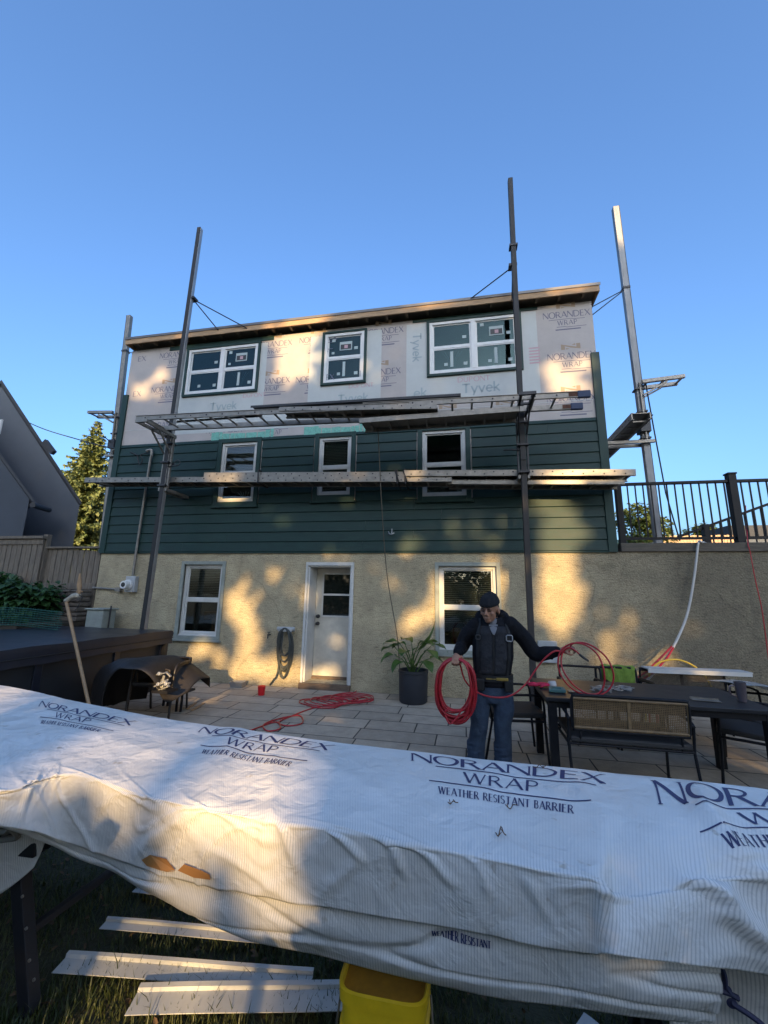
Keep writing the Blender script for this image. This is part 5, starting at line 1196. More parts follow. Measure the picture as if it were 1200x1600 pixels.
def hand(mb, wrist, c, across, fwd, s, grip=.028):
    "closed hand: palm above the bundle, four bent fingers round it, thumb from the side of the palm"
    u = V(across).normalized(); f_ = V(fwd).normalized(); nn = u.cross(f_).normalized()
    if nn.z > 0: nn = -nn                                       # palm faces down / towards what it grips
    kn = c+f_*.035
    limb(mb, [wrist, c-f_*.03], [.027, .03], 3, 10)
    mb.ball(c, (1, 1, 1), 14, 10, Matrix((u*.042, f_*.048, nn*.020)).transposed())
    for k, (ln, of) in enumerate(((.82, -.030), (.98, -.010), (1.0, .011), (.88, .031))):
        L1, L2, L3 = .040*ln, .027*ln, .021*ln; b = kn+u*of*(1)
        p1 = b+f_*L1*.75+nn*L1*.5; p2 = p1+nn*L2*.95-f_*L2*.15; p3 = p2-f_*L3*.85+nn*L3*.35
        mb.tube([b-f_*.012, b, p1, p2, p3], [.0105, .0105, .0098, .0088, .0072], 8); mb.ball(p1, .0100, 8, 6); mb.ball(p2, .009, 8, 6); mb.ball(p3, .0074, 8, 6)
    t0 = c-f_*.018+u*s*.036; t1 = t0+u*s*.022+nn*.016+f_*.012; t2 = t1+nn*.024+f_*.018-u*s*.008; t3 = t2+f_*.016+nn*.008-u*s*.014
    mb.tube([t0, t1, t2, t3], [.016, .0135, .011, .0085], 8); mb.ball(t1, .0135, 8, 6); mb.ball(t2, .011, 8, 6); mb.ball(t3, .0086, 8, 6)
limb(body, [sL, eL, wL], [.055, .045, .03]); hand(body, wL, hL, (1, .1, 0), hL-wL+V((0, -.05, -.03)), 1)
limb(body, [sR, eR, wR], [.055, .045, .03]); hand(body, wR, hR, (.1, 1, .35), hR-wR, -1)
limb(body, [hipL, knL, anL], [.085, .06, .045]); limb(body, [hipR, knR, anR], [.085, .06, .045])
for a in (anL, anR): body.tube([a+V((0, .03, -.03)), a+V((0, -.06, -.05)), a+V((0, -.15, -.065))], [.04, .04, .028], 10)
remeshed(body, 'body', M['skin'], .0052, 3)
for s in (-1, 1):
    mb = MB(); mb.ball(H(s*.029, -.081, .004), (.014, .006, .0055), 10, 6, HM); mb.build('eye', M['hair'], MAN, smooth=True)
    mb = MB(); mb.tube([H(s*.014, -.090, .022), H(s*.032, -.089, .027), H(s*.05, -.074, .020)], [.0045, .0055, .003], 6); mb.build('eyebrow', M['hair'], MAN)
mb = MB(); mb.ball(H(0, .024, .022), (.077, .084, .072), 18, 12, HM); mb.ball(H(0, .03, -.03), (.07, .072, .06), 16, 10, HM); remeshed(mb, 'hair', M['hair'], .006, 3)
mb = MB(); prof = []
for z, rx, ry, yo in ((.046, .082, .100, .008), (.054, .088, .106, .010), (.074, .088, .106, .011), (.078, .085, .103, .012), (.095, .080, .097, .014), (.125, .062, .076, .016), (.142, .036, .045, .018), (.148, .010, .012, .018)):
    prof.append([H(rx*math.cos(2*math.pi*k/28), yo+ry*math.sin(2*math.pi*k/28)*1.0, z-.012*math.sin(2*math.pi*k/28)*-1) for k in range(28)])
mb.rings(prof); CAP = mb.build('cap', M['beanie'], MAN, smooth=True)
# jeans
mb = MB(); mb.rings([ering((hx, PYY+.012, hipL.z+dz), rx, ry) for dz, rx, ry in ((-.06, .150, .115), (.02, .175, .125), (.10, .17, .12), (.2, .16, .11))])
for h_, k_, a_ in ((hipL, knL, anL), (hipR, knR, anR)):
    s = -1 if a_ is anL else 1
    limb(mb, [h_+V((s*.0, .01, -.02)), (h_+k_)/2+V((s*.012, -.01, 0)), k_, (k_+a_)/2+V((s*.006, .01, 0)), a_+V((0, .005, .0)), a_+V((0, 0, -.03))], [.105, .098, .083, .080, .082, .085], 5, 16)
    for j in range(5):      # bunched cloth over the boot and behind the knee
        z = a_.z+.02+.035*j; mb.tube([V((a_.x+.075*math.cos(t), a_.y+.075*math.sin(t), z+.012*math.sin(2*t+j))) for t in [k*.5 for k in range(13)]], .014, 6)
remeshed(mb, 'jeans', M['jeans'], .009, 4)
for a_ in (anL, anR):
    mb = MB(); mb.tube([a_+V((0, .04, -.035)), a_+V((0, -.05, -.04)), a_+V((0, -.16, -.055)), a_+V((0, -.2, -.06))], [.052, .054, .045, .03], 12); mb.build('boot', M['boot'], MAN, smooth=True)
# jacket with sleeves and hood
J = MB(); zh = at(766, 1071, Y=PYY).z
tor = [(zh, .172, .128, 0), (zh+.03, .186, .135, .1), (zh+.09, .180, .130, .15), (zh+.17, .186, .135, .4), (zh+.28, .200, .145, .7), (zs-.06, .198, .132, .95), (zs+.005, .165, .105, 1), (zs+.045, .115, .09, 1), (zs+.075, .085, .085, 1)]
def tring(z, rx, ry, t, k=0): return ering((hx+(cx-hx)*t, PYY+.012, z), rx+k, ry+k, sq=.12)
J.rings([tring(*q) for q in tor])
limb(J, [sL+V((.015, 0, -.005)), (sL+eL)/2+V((-.012, .01, 0)), eL, (eL+wL)/2, wL], [.084, .080, .070, .062, .052], 5, 16)
limb(J, [sR+V((-.015, 0, -.005)), (sR+eR)/2+V((.006, .01, .006)), eR, (eR+wR)/2+V((0, 0, -.004)), wR+V((-.015, 0, 0))], [.084, .080, .075, .066, .050], 5, 16)
for j in range(4):          # sleeve creases
    q = sR.lerp(eR, .35+.18*j); J.ball(q+V((.02, -.045, -.02*j)), (.06, .02, .013), 10, 6, Matrix.Rotation(.6, 3, 'Y'))
    q = eR.lerp(wR, .1+.2*j); J.ball(q+V((0, -.03, -.035)), (.014, .03, .035), 10, 6)
    q = sL.lerp(eL, .4+.17*j); J.ball(q+V((-.01, -.06, 0)), (.06, .02, .012), 10, 6, Matrix.Rotation(-.5, 3, 'Y'))
nk = V((cx, -2.80, zs+.05))
hood = [nk+V((.125*math.sin(t), .06+.075*math.cos(t)-.02, .02+.03*math.cos(t))) for t in [R(-125+10*k) for k in range(26)]]
J.tube(hood, [.035+.03*math.sin(math.pi*i/25) for i in range(26)], 12)
J.ball(nk+V((.02, .12, .01)), (.12, .07, .075), 16, 10); J.ball(nk+V((.085, .03, .055)), (.05, .07, .05), 12, 8); J.ball(nk+V((-.085, .03, .03)), (.045, .06, .04), 12, 8)
JK = remeshed(J, 'jacket', M['jacket'], .0085, 4)
# vest front: two charcoal panels either side of a zip, grey shirt at the throat
def front(a0, a1, z0, z1, k, n=12, vneck=0):
    rows = []
    for i in range(15):
        z = z0+(z1-z0)*i/14
        j = 0
        while j < len(tor)-2 and tor[j+1][0] < z: j += 1
        A, B = tor[j], tor[j+1]; f_ = (z-A[0])/(B[0]-A[0]); q = [A[m_]+(B[m_]-A[m_])*f_ for m_ in range(4)]
        row = []
        for s in range(n+1):
            a = a0+(a1-a0)*s/n; t = R(-90+a); rx, ry = q[1]+k, q[2]+k
            row.append(V((hx+(cx-hx)*q[3]+rx*math.copysign(abs(math.cos(t))**.88, math.cos(t)), PYY+.012+ry*math.copysign(abs(math.sin(t))**.88, math.sin(t)), z)))
        rows.append(row)
    return rows
for a0, a1 in ((-52, -1.2), (1.2, 52)):
    mb = MB(); mb.grid(front(a0, a1, zh+.11, zs-.005, .003)); o = mb.build('vest_panel', M['vest'], JK, smooth=True, fix=False); o.modifiers.new('thick', 'SOLIDIFY').thickness = .006
mb = MB(); mb.grid(front(-1.3, 1.3, zh+.1, zs-.05, .007, 2)); o = mb.build('zip', M['webbing'], JK, fix=False); o.modifiers.new('thick', 'SOLIDIFY').thickness = .006
rw = front(-14, 14, zs-.085, zs+.035, .016, 8); 
for i, r_ in enumerate(rw):
    m_ = (r_[0]+r_[-1])/2; k_ = i/14
    for j in range(9): r_[j] = V((cx+(r_[j].x-cx)*(.12+.95*k_), r_[j].y+.02*k_, r_[j].z))
mb = MB(); mb.grid(rw); o = mb.build('shirt', M['shirt'], MAN, smooth=True, fix=False); o.modifiers.new('thick', 'SOLIDIFY').thickness = .006
mb = MB(); limb(mb, [V((cx, -2.825, zs-.0)), V((cx-.003, -2.835, zs+.025)), V((cx-.005, -2.838, zs+.04))], [.062, .062, .058], 4, 14); remeshed(mb, 'shirt_collar', M['shirt'], .008, 4)
# harness straps with their buckles
for s in (-1, 1):
    rws = front(s*37, s*46, zh+.05, zs+.0, .014, 2); top = [V((q.x, q.y+.06, zs+.062)) for q in rws[-1]]; back = [V((q.x, q.y+.22, zs+.02)) for q in rws[-1]]
    mb = MB(); mb.grid(rws+[top, back]); o = mb.build('strap', M['webbing'], MAN, fix=False); o.modifiers.new('thick', 'SOLIDIFY').thickness = .005
    q = rws[11][1]+V((0, -.018, 0)); e = .028 if s > 0 else .02
    mb = MB(); mb.tube([q+V((a*e, 0, b*e)) for a, b in ((-1, -.7), (-.7, -1), (.7, -1), (1, -.7), (1, .7), (.7, 1), (-.7, 1), (-1, .7))], .006, 6, closed=True); mb.build('buckle', M['aluw'] if s > 0 else M['dark'], MAN, smooth=True)
# tool belt
mb = MB(); zb = zh+.085; mb.rings([tring(zb-.028, .186, .136, .13, .010), tring(zb-.028, .186, .136, .13, .017), tring(zb+.028, .185, .136, .15, .017), tring(zb+.028, .185, .136, .15, .010)]); BT = mb.build('tool_belt', M['webbing'], MAN, smooth='auto')
q = V((hx+.07, PYY-.135, zb)); mb = MB(); mb.bb((q.x-.035, q.y-.010, q.z-.011), (q.x+.075, q.y+.012, q.z+.013)); mb.bb((q.x-.13, q.y-.006, q.z-.007), (q.x-.038, q.y+.012, q.z+.006)); mb.build('tape_measure', M['yellow'], BT, bevel=.004)
for dx, w_ in ((-.12, .09), (.15, .08)): mb = MB(); mb.box((hx+dx, PYY-.115, zb-.06), (w_, .05, .11)); mb.build('pouch', M['webbing'], BT, bevel=.012)

# red hose: the hanging coil, the run to the other hand and the loops held out over the table
rr = random.Random(12); pts = []
c0 = at(710, 1071, Y=-2.99); top = hL+V((0, -.012, -.012))
for k in range(20):
    hw = rr.uniform(.135, .195); hh = rr.uniform(.45, .565) if k else .58; y0 = -2.99+rr.uniform(-.035, .035); ox = rr.uniform(-.015, .015); tw = rr.uniform(-.05, .05)
    for j in range(12):
        t = 2*math.pi*j/12
        w_ = hw*(abs(math.sin(t))**.8)*(1 if math.sin(t) > 0 else -1)
        z = top.z+.006*rr.uniform(-1, 1)-hh/2+hh/2*math.cos(t)
        sx = top.x+(c0.x-top.x)*(1-math.cos(t))/2+ox*(1-math.cos(t))/2
        pts.append(V((sx+w_+rr.uniform(-.006, .006), (top.y if j == 0 else y0+tw*math.sin(t)), z)))
pts.append(top+V((.01, 0, .0)))
run = [at(725, 1060, Y=-2.98), at(738, 1076, Y=-2.99), at(755, 1086, Y=-3.0), at(780, 1090, Y=-3.0), at(802, 1085, Y=-2.99), at(822, 1068, Y=-2.96), at(836, 1048, Y=-2.93), at(850, 1030, Y=-2.92), at(868, 1017, Y=-2.91), hR+V((-.0, -.02, -.035))]
lo = [at(893, 1007, Y=-2.88), at(910, 1004, Y=-2.9), at(930, 1012, Y=-2.93), at(948, 1028, Y=-2.96), at(958, 1050, Y=-2.98), at(957, 1068, Y=-2.98), at(946, 1082, Y=-2.98), at(928, 1087, Y=-2.98), at(908, 1084, Y=-2.97), at(890, 1073, Y=-2.95), at(878, 1058, Y=-2.93), at(872, 1040, Y=-2.92), at(874, 1022, Y=-2.91), at(882, 1011, Y=-2.9),
      at(897, 1005, Y=-2.92), at(915, 1008, Y=-2.94), at(933, 1022, Y=-2.97), at(943, 1045, Y=-3.0), at(944, 1068, Y=-3.0), at(936, 1083, Y=-3.0), at(918, 1084, Y=-3.0), at(898, 1072, Y=-2.97), at(884, 1055, Y=-2.95), at(877, 1038, Y=-2.92), at(879, 1020, Y=-2.9), at(888, 1012, Y=-2.9), at(898, 1016, Y=-2.91), at(905, 1022, Y=-2.92)]
mb = MB(); mb.tube(cat(pts+run+lo, 4), .0078, 7)
HC = thing('air_hose', 'red air hose hanging in a thick coil from the hand of the man', 'hose', top); mb.build('coil', M['redhose'], HC, smooth=True)
mb = MB(); a, b = at(905, 1022, Y=-2.92), at(912, 1028, Y=-2.93); mb.tube([a, b, at(920, 1033, Y=-2.94)], [.011, .012, .008], 8); mb.build('fitting', M['dark'], HC, smooth='auto')
mb = MB(); mb.tube(cat([at(701, 1108, Y=-3.03), at(695, 1114, Y=-3.04), at(703, 1131, Y=-3.05), at(716, 1118, Y=-3.04), at(722, 1106, Y=-3.03)], 5), .0078, 7); mb.build('loose_loop', M['redhose'], HC, smooth=True)
# ================================================================== FOREGROUND: house wrap thrown over a sheet metal brake
def wrap_mat():
    m = bpy.data.materials.new('white_house_wrap'); m.use_nodes = True; n, l = m.node_tree.nodes, m.node_tree.links; b = n['Principled BSDF']
    uv = n.new('ShaderNodeUVMap'); sx = n.new('ShaderNodeSeparateXYZ'); l.new(uv.outputs[0], sx.inputs[0])
    tc = n.new('ShaderNodeTexCoord')
    # pin stripes of the woven sheet, running across its length
    mm = n.new('ShaderNodeMath'); mm.operation = 'MULTIPLY'; mm.inputs[1].default_value = 2*math.pi/.0125; l.new(sx.outputs[0], mm.inputs[0])
    sn = n.new('ShaderNodeMath'); sn.operation = 'SINE'; l.new(mm.outputs[0], sn.inputs[0])
    cr = n.new('ShaderNodeValToRGB'); cr.color_ramp.elements[0].position = .0; cr.color_ramp.elements[1].position = .55
    mr = n.new('ShaderNodeMapRange'); mr.inputs[1].default_value = -1; mr.inputs[2].default_value = 1; l.new(sn.outputs[0], mr.inputs[0]); l.new(mr.outputs[0], cr.inputs[0])
    cr.color_ramp.elements[0].color = (.50, .50, .485, 1); cr.color_ramp.elements[1].color = (.83, .81, .765, 1)
    fd = n.new('ShaderNodeMapRange'); fd.inputs[1].default_value = .42; fd.inputs[2].default_value = .74; fd.inputs[3].default_value = .0; fd.inputs[4].default_value = .8; l.new(sx.outputs[1], fd.inputs[0])
    no = n.new('ShaderNodeTexNoise'); no.inputs['Scale'].default_value = 2.2; no.inputs['Detail'].default_value = 6; l.new(tc.outputs['Object'], no.inputs[0])
    c2 = n.new('ShaderNodeValToRGB'); c2.color_ramp.elements[0].position = .3; c2.color_ramp.elements[1].position = .7; c2.color_ramp.elements[0].color = (.9, .89, .87, 1); c2.color_ramp.elements[1].color = (1, 1, 1, 1); l.new(no.outputs[0], c2.inputs[0])
    st = n.new('ShaderNodeMix'); st.data_type = 'RGBA'; l.new(fd.outputs[0], st.inputs[0]); st.inputs[6].default_value = (.83, .81, .765, 1); l.new(cr.outputs[0], st.inputs[7])
    mx = n.new('ShaderNodeMix'); mx.data_type = 'RGBA'; mx.blend_type = 'MULTIPLY'; mx.inputs[0].default_value = 1; l.new(st.outputs[2], mx.inputs[6]); l.new(c2.outputs[0], mx.inputs[7])
    # rubbed-in dirt specks
    sp = n.new('ShaderNodeTexNoise'); sp.inputs['Scale'].default_value = 14; sp.inputs['Detail'].default_value = 4; l.new(tc.outputs['Object'], sp.inputs[0])
    c3 = n.new('ShaderNodeValToRGB'); c3.color_ramp.elements[0].position = .26; c3.color_ramp.elements[1].position = .31; c3.color_ramp.elements[0].color = (.62, .55, .45, 1); c3.color_ramp.elements[1].color = (1, 1, 1, 1); l.new(sp.outputs[0], c3.inputs[0])
    m2 = n.new('ShaderNodeMix'); m2.data_type = 'RGBA'; m2.blend_type = 'MULTIPLY'; m2.inputs[0].default_value = .7; l.new(mx.outputs[2], m2.inputs[6]); l.new(c3.outputs[0], m2.inputs[7])
    l.new(m2.outputs[2], b.inputs['Base Color']); b.inputs['Roughness'].default_value = .34; b.inputs['Specular IOR Level'].default_value = .45
    t = n.new('ShaderNodeTexNoise'); t.inputs['Scale'].default_value = 9; t.inputs['Detail'].default_value = 4; t.inputs['Distortion'].default_value = .8; l.new(tc.outputs['Object'], t.inputs[0])
    # crumple: flat facets meeting in sharp little creases, two sizes
    dv = n.new('ShaderNodeMix'); dv.data_type = 'RGBA'; dv.inputs[0].default_value = .10; l.new(tc.outputs['Object'], dv.inputs[6]); l.new(t.outputs['Color'], dv.inputs[7])
    hs = []
    for sc, k in ((5.5, 1.0), (13.0, .38), (31.0, .12)):
        vo = n.new('ShaderNodeTexVoronoi'); vo.feature = 'F1'; vo.distance = 'MANHATTAN'; vo.inputs['Scale'].default_value = sc; l.new(dv.outputs[2], vo.inputs['Vector'])
        mu = n.new('ShaderNodeMath'); mu.operation = 'MULTIPLY'; mu.inputs[1].default_value = k; l.new(vo.outputs['Distance'], mu.inputs[0]); hs.append(mu)
    s1 = n.new('ShaderNodeMath'); s1.operation = 'ADD'; l.new(hs[0].outputs[0], s1.inputs[0]); l.new(hs[1].outputs[0], s1.inputs[1])
    s2 = n.new('ShaderNodeMath'); s2.operation = 'ADD'; l.new(s1.outputs[0], s2.inputs[0]); l.new(hs[2].outputs[0], s2.inputs[1])
    b0 = n.new('ShaderNodeBump'); b0.inputs['Strength'].default_value = .30; b0.inputs['Distance'].default_value = .022; l.new(s2.outputs[0], b0.inputs['Height'])
    bp = n.new('ShaderNodeBump'); bp.inputs['Strength'].default_value = .15; bp.inputs['Distance'].default_value = .03; l.new(t.outputs[0], bp.inputs['Height']); l.new(b0.outputs[0], bp.inputs['Normal'])
    b2 = n.new('ShaderNodeBump'); b2.inputs['Strength'].default_value = .05; b2.inputs['Distance'].default_value = .002; l.new(sn.outputs[0], b2.inputs['Height']); l.new(bp.outputs[0], b2.inputs['Normal']); l.new(b2.outputs[0], b.inputs['Normal'])
    tr = n.new('ShaderNodeBsdfTranslucent'); tr.inputs[0].default_value = (.6, .6, .58, 1); ms = n.new('ShaderNodeMixShader'); ms.inputs[0].default_value = .12
    l.new(b.outputs[0], ms.inputs[1]); l.new(tr.outputs[0], ms.inputs[2]); l.new(ms.outputs[0], n['Material Output'].inputs[0]); return m
M['sheet'] = wrap_mat()
WC = thing('house_wrap_sheet', 'white printed house wrap sheet draped over the long metal bending brake in the foreground', 'sheet', (-.6, -5.5, .9))
# columns of the sheet: pixel x, far edge y, front ridge y, end-of-upper-layer y, hem y
COLS = [(-420, 1030, 1250, 1288, 1292), (-200, 1048, 1245, 1285, 1288), (0, 1072, 1236, 1290, 1296), (110, 1094, 1207, 1318, 1330), (240, 1120, 1243, 1364, 1396), (330, 1134, 1262, 1388, 1440), (430, 1147, 1281, 1404, 1478), (515, 1159, 1292, 1418, 1500), (600, 1169, 1308, 1432, 1520), (690, 1179, 1324, 1446, 1540), (780, 1190, 1342, 1462, 1561), (860, 1198, 1357, 1477, 1575), (934, 1206, 1371, 1489, 1583), (960, 1209, 1371, 1492, 1585), (1020, 1214, 1368, 1500, 1590), (1100, 1222, 1350, 1508, 1600), (1200, 1234, 1330, 1522, 1625), (1340, 1256, 1335, 1545, 1655), (1500, 1276, 1345, 1570, 1690)]
def cat1(vals, t):
    n = len(vals); i = min(int(t), n-2); f_ = t-i; p1, p2 = vals[i], vals[i+1]; p0 = vals[i-1] if i > 0 else p1*2-p2; p3 = vals[i+2] if i+2 < n else p2*2-p1
    return 0.5*((2*p1)+(p2-p0)*f_+(2*p0-5*p1+4*p2-p3)*f_*f_+(3*p1-p0-3*p2+p3)*f_**3)
ctl = []
for px, yf_, yr, ye, yh in COLS:
    A = at(px, yf_, Z=.95); C = at(px, yr, Z=.925); xr = px
    Bm = A.lerp(C, .5)+V((0, 0, .012)); C0 = A.lerp(C, .88)+V((0, 0, .006))
    E_ = at(px, ye, Y=C.y+.005); D_ = C.lerp(E_, .5)+V((0, -.008, 0)); D0 = C.lerp(E_, .08)+V((0, -.010, 0))
    if px > 940:            # beyond the end of the brake the sheet just slopes down
        Cb = C; E_ = at(px, ye, Y=Cb.y-.06); C0 = A.lerp(Cb, .76)+V((0, 0, -.002)); C = A.lerp(Cb, .96)+V((0, 0, -.045)); D0 = C.lerp(E_, .18)+V((0, -.008, .012)); D_ = C.lerp(E_, .55)+V((0, -.012, .006))
    ctl.append([A+V((-.02, .10, -.34)), A+V((-.01, .06, -.10)), A+V((0, .006, -.015)), A+V((0, -.03, 0)), Bm, C0, C, D0, D_, E_])
NU, NV = 420, 150
ulen = []
s_ = 0
for i in range(len(ctl)):
    if i: s_ += (ctl[i][3]-ctl[i-1][3]).length
    ulen.append(s_)
def fold(u, v):
    "wrinkles of the stiff sheet: long soft ripples plus a few sharp diagonal creases that fan from the ridge"
    vf = max(0, min(1, (v-.55)/.2))
    a = noise.noise(V((u*1.1, v*1.6, 1.3)))*.009+noise.noise(V((u*3.2+v*3, v*2.2-u*.6, 7.7)))*.003
    r1 = 1-abs(noise.noise(V((u*1.9-v*4.6, v*1.3+u*.7, 3.1)))); r2 = 1-abs(noise.noise(V((u*3.6+v*6.5, v*2.2-u*1.2, 9.2))))
    msk = max(0, noise.noise(V((u*.9, v*1.7, 15.0)))+.15); m2 = max(0, min(1, noise.noise(V((u*1.4, v*2.6, 31.0)))*2+.5))
    cre = max(0, r1-.90)*.085+max(0, r2-.90)*.07*msk*2
    crk = (noise.ridged_multi_fractal(V((u*2.4+v*1.5, v*3.6-u*.8, 2.0)), 1.0, 2.1, 3, 1.0, 2.0)-1.0)*.0034*m2
    h = 0
    for a0, b0, a1, b1, am, wd in CREASES:
        ex, ey = a1-a0, (b1-b0)*1.3; px, py = u-a0, (v-b0)*1.3; L2 = ex*ex+ey*ey; t = (px*ex+py*ey)/L2
        if -.15 < t < 1.15:
            d = abs(px*ey-py*ex)/math.sqrt(L2)
            if d < wd: tt = max(0, min(1, min(t+.15, 1.15-t)/.3)); h += am*(1-d/wd)**1.3*tt
    return a*(.45+.6*vf)+cre*(.15+.65*vf)+crk*(.5+.9*vf)+h
CREASES = []
def S(u, v):
    "u: metres along the sheet, v: 0 (far hem) .. 1 (end of the upper layer)"
    t = 0
    while t < len(ulen)-2 and ulen[t+1] < u: t += 1
    tu = t+(u-ulen[t])/(ulen[t+1]-ulen[t]); tv = v*(len(ctl[0])-1)
    i0 = max(0, min(int(tu), len(ctl)-2))
    idx = [max(0, min(len(ctl)-1, i0+k)) for k in (-1, 0, 1, 2)]
    colp = [cat1(ctl[i], tv) for i in idx]; f_ = tu-i0; p0, p1, p2, p3 = colp
    return 0.5*((2*p1)+(p2-p0)*f_+(2*p0-5*p1+4*p2-p3)*f_*f_+(3*p1-p0-3*p2+p3)*f_**3)
UMAX = ulen[-1]
def SN(u, v):
    e = .01; a = S(min(u+e, UMAX), v)-S(max(u-e, 0), v); b = S(u, min(1, v+e))-S(u, max(0, v-e)); n_ = b.cross(a)
    if n_.length < 1e-9: return V((0, 0, 1))
    n_.normalize()
    if n_.dot(V((0, -.7, .7))) < 0: n_ = -n_
    return n_
def SW(u, v, off=0):
    return S(u, v)+SN(u, v)*(fold(u, v)*min(1, max(0, (v-.14)/.1))*(1 if v < .99 else 1)+off)
def cloth(fn, u0, u1, nu, nv, name, parent):
    mb = MB(); rows = [[fn(u0+(u1-u0)*i/nu, j/nv) for i in range(nu+1)] for j in range(nv+1)]; mb.grid(rows); o = mb.build(name, M['sheet'], parent, smooth=True, fix=False)
    me = o.data; ul = me.uv_layers.new(name='UVMap'); uvs = []
    for lp in me.loops:
        k = lp.vertex_index; uvs += [u0+(u1-u0)*(k % (nu+1))/nu, (k//(nu+1))/nv+(0 if name == 'upper_layer' else .6)]
    ul.data.foreach_set('uv', uvs); sm = o.modifiers.new('thick', 'SOLIDIFY'); sm.thickness = .002; sm.offset = -1; return o
def u_of(px):
    for i in range(len(COLS)-1):
        if COLS[i][0] <= px <= COLS[i+1][0]: return ulen[i]+(ulen[i+1]-ulen[i])*(px-COLS[i][0])/(COLS[i+1][0]-COLS[i][0])
# print on the sheet: find the sheet point under each letter corner
def near(px, py):
    "u, v of the sheet point that lies at a pixel (search on the undisplaced sheet)"
    u = u_of(px); v = .5; best = None
    for it in range(40):
        p = S(u, v); d = p-CAM; z = d.dot(FW); x = 600+FPX*d.dot(RT)/z; y = 800-FPX*d.dot(UP)/z
        e = 1e-3; p2 = S(u+e, v); d2 = p2-CAM; z2 = d2.dot(FW); ax = (600+FPX*d2.dot(RT)/z2-x)/e; ay = (800-FPX*d2.dot(UP)/z2-y)/e
        p3 = S(u, v+e); d3 = p3-CAM; z3 = d3.dot(FW); bx = (600+FPX*d3.dot(RT)/z3-x)/e; by = (800-FPX*d3.dot(UP)/z3-y)/e
        rx, ry = px-x, py-y; D_ = ax*by-ay*bx
        if abs(D_) < 1e-9: break
        du = (rx*by-ry*bx)/D_; dv = (ax*ry-ay*rx)/D_
        u += max(-.2, min(.2, du)); v += max(-.05, min(.05, dv)); u = max(0, min(UMAX-.01, u)); v = max(.22, min(.98, v))
    return u, v
for x0, y0, x1, y1, am, wd in ((1092, 1240, 1208, 1385, .030, .07), (1050, 1362, 1190, 1490, .026, .05), (1085, 1330, 1130, 1420, .012, .05), (438, 1288, 462, 1350, .016, .035), (520, 1300, 566, 1340, .014, .03), (600, 1312, 630, 1362, .014, .028), (655, 1326, 708, 1380, .013, .03), (735, 1340, 770, 1400, .010, .03), (380, 1140, 300, 1262, .012, .10), (300, 1268, 215, 1335, .014, .06), (430, 1205, 412, 1300, .012, .07), (480, 1180, 610, 1250, .008, .05), (900, 1225, 960, 1290, .010, .06), (940, 1380, 942, 1480, .018, .03), (60, 1215, 30, 1285, .012, .05), (150, 1150, 330, 1190, .006, .05), (1120, 1420, 1200, 1470, .016, .05), (560, 1345, 500, 1400, .008, .03), (820, 1370, 870, 1450, .009, .04)):
    (u0_, v0_), (u1_, v1_) = near(x0, y0), near(x1, y1); CREASES.append((u0_, v0_, u1_, v1_, am, wd))
UPS = cloth(SW, 0, UMAX, NU, NV, 'upper_layer', WC)
# the lower layer hangs out from beneath it
def LW(u, v):
    t = 0
    while t < len(ulen)-2 and ulen[t+1] < u: t += 1
    f_ = (u-ulen[t])/(ulen[t+1]-ulen[t]); 
    def hem(i):
        px, yf_, yr, ye, yh = COLS[i]; C = at(px, yr, Z=.925); return at(px, yh, Y=C.y+.07)
    def sta(i):
        px, yf_, yr, ye, yh = COLS[i]; C = at(px, yr, Z=.925); return at(px, ye-26, Y=C.y+.035)
    n_ = len(COLS); idx = [max(0, min(n_-1, t+k)) for k in (-1, 0, 1, 2)]
    def cr_(g): p0, p1, p2, p3 = [g(i) for i in idx]; return 0.5*((2*p1)+(p2-p0)*f_+(2*p0-5*p1+4*p2-p3)*f_*f_+(3*p1-p0-3*p2+p3)*f_**3)
    p = cr_(sta).lerp(cr_(hem), v)
    bulge = -.018*math.sin(math.pi*v)+noise.noise(V((u*2.4, v*1.5, 4)))*.016+max(0, 1-abs(noise.noise(V((u*1.2+v*.4, v*2.4, 2.2))))-.86)*.10+.005*math.sin(v*5+u*1.3)
    return p+V((0, bulge, noise.noise(V((u*3, 0, 5)))*.008*v))
LWS = cloth(lambda u, v: LW(u, v), 0.02, u_of(1120), 300, 40, 'lower_layer', WC)
# a third flap at the right, behind it, and the loose end at the far left
def TW_(u, v): a = at(1040+(1560-1040)*u, 1480+30*u, Y=-5.42); b = at(1060+(1560-1060)*u, 1790, Y=-5.40); return a.lerp(b, v)+V((0, .012*math.sin(u*11+v*3)+noise.noise(V((u*4, v*4, 1)))*.02, 0))
TF = cloth(TW_, 0, 1, 60, 30, 'rear_flap', WC)
def FL(u, v):
    a = at(-160+230*u, 1318-18*u, Y=-5.60); b = at(-160+(210-0)*u*(1.0), 1452-95*u*u, Y=-5.58); return a.lerp(b, v)+V((0, .02*math.sin(u*7+v*2), 0))
cloth(FL, 0, 1, 40, 20, 'loose_end', WC)

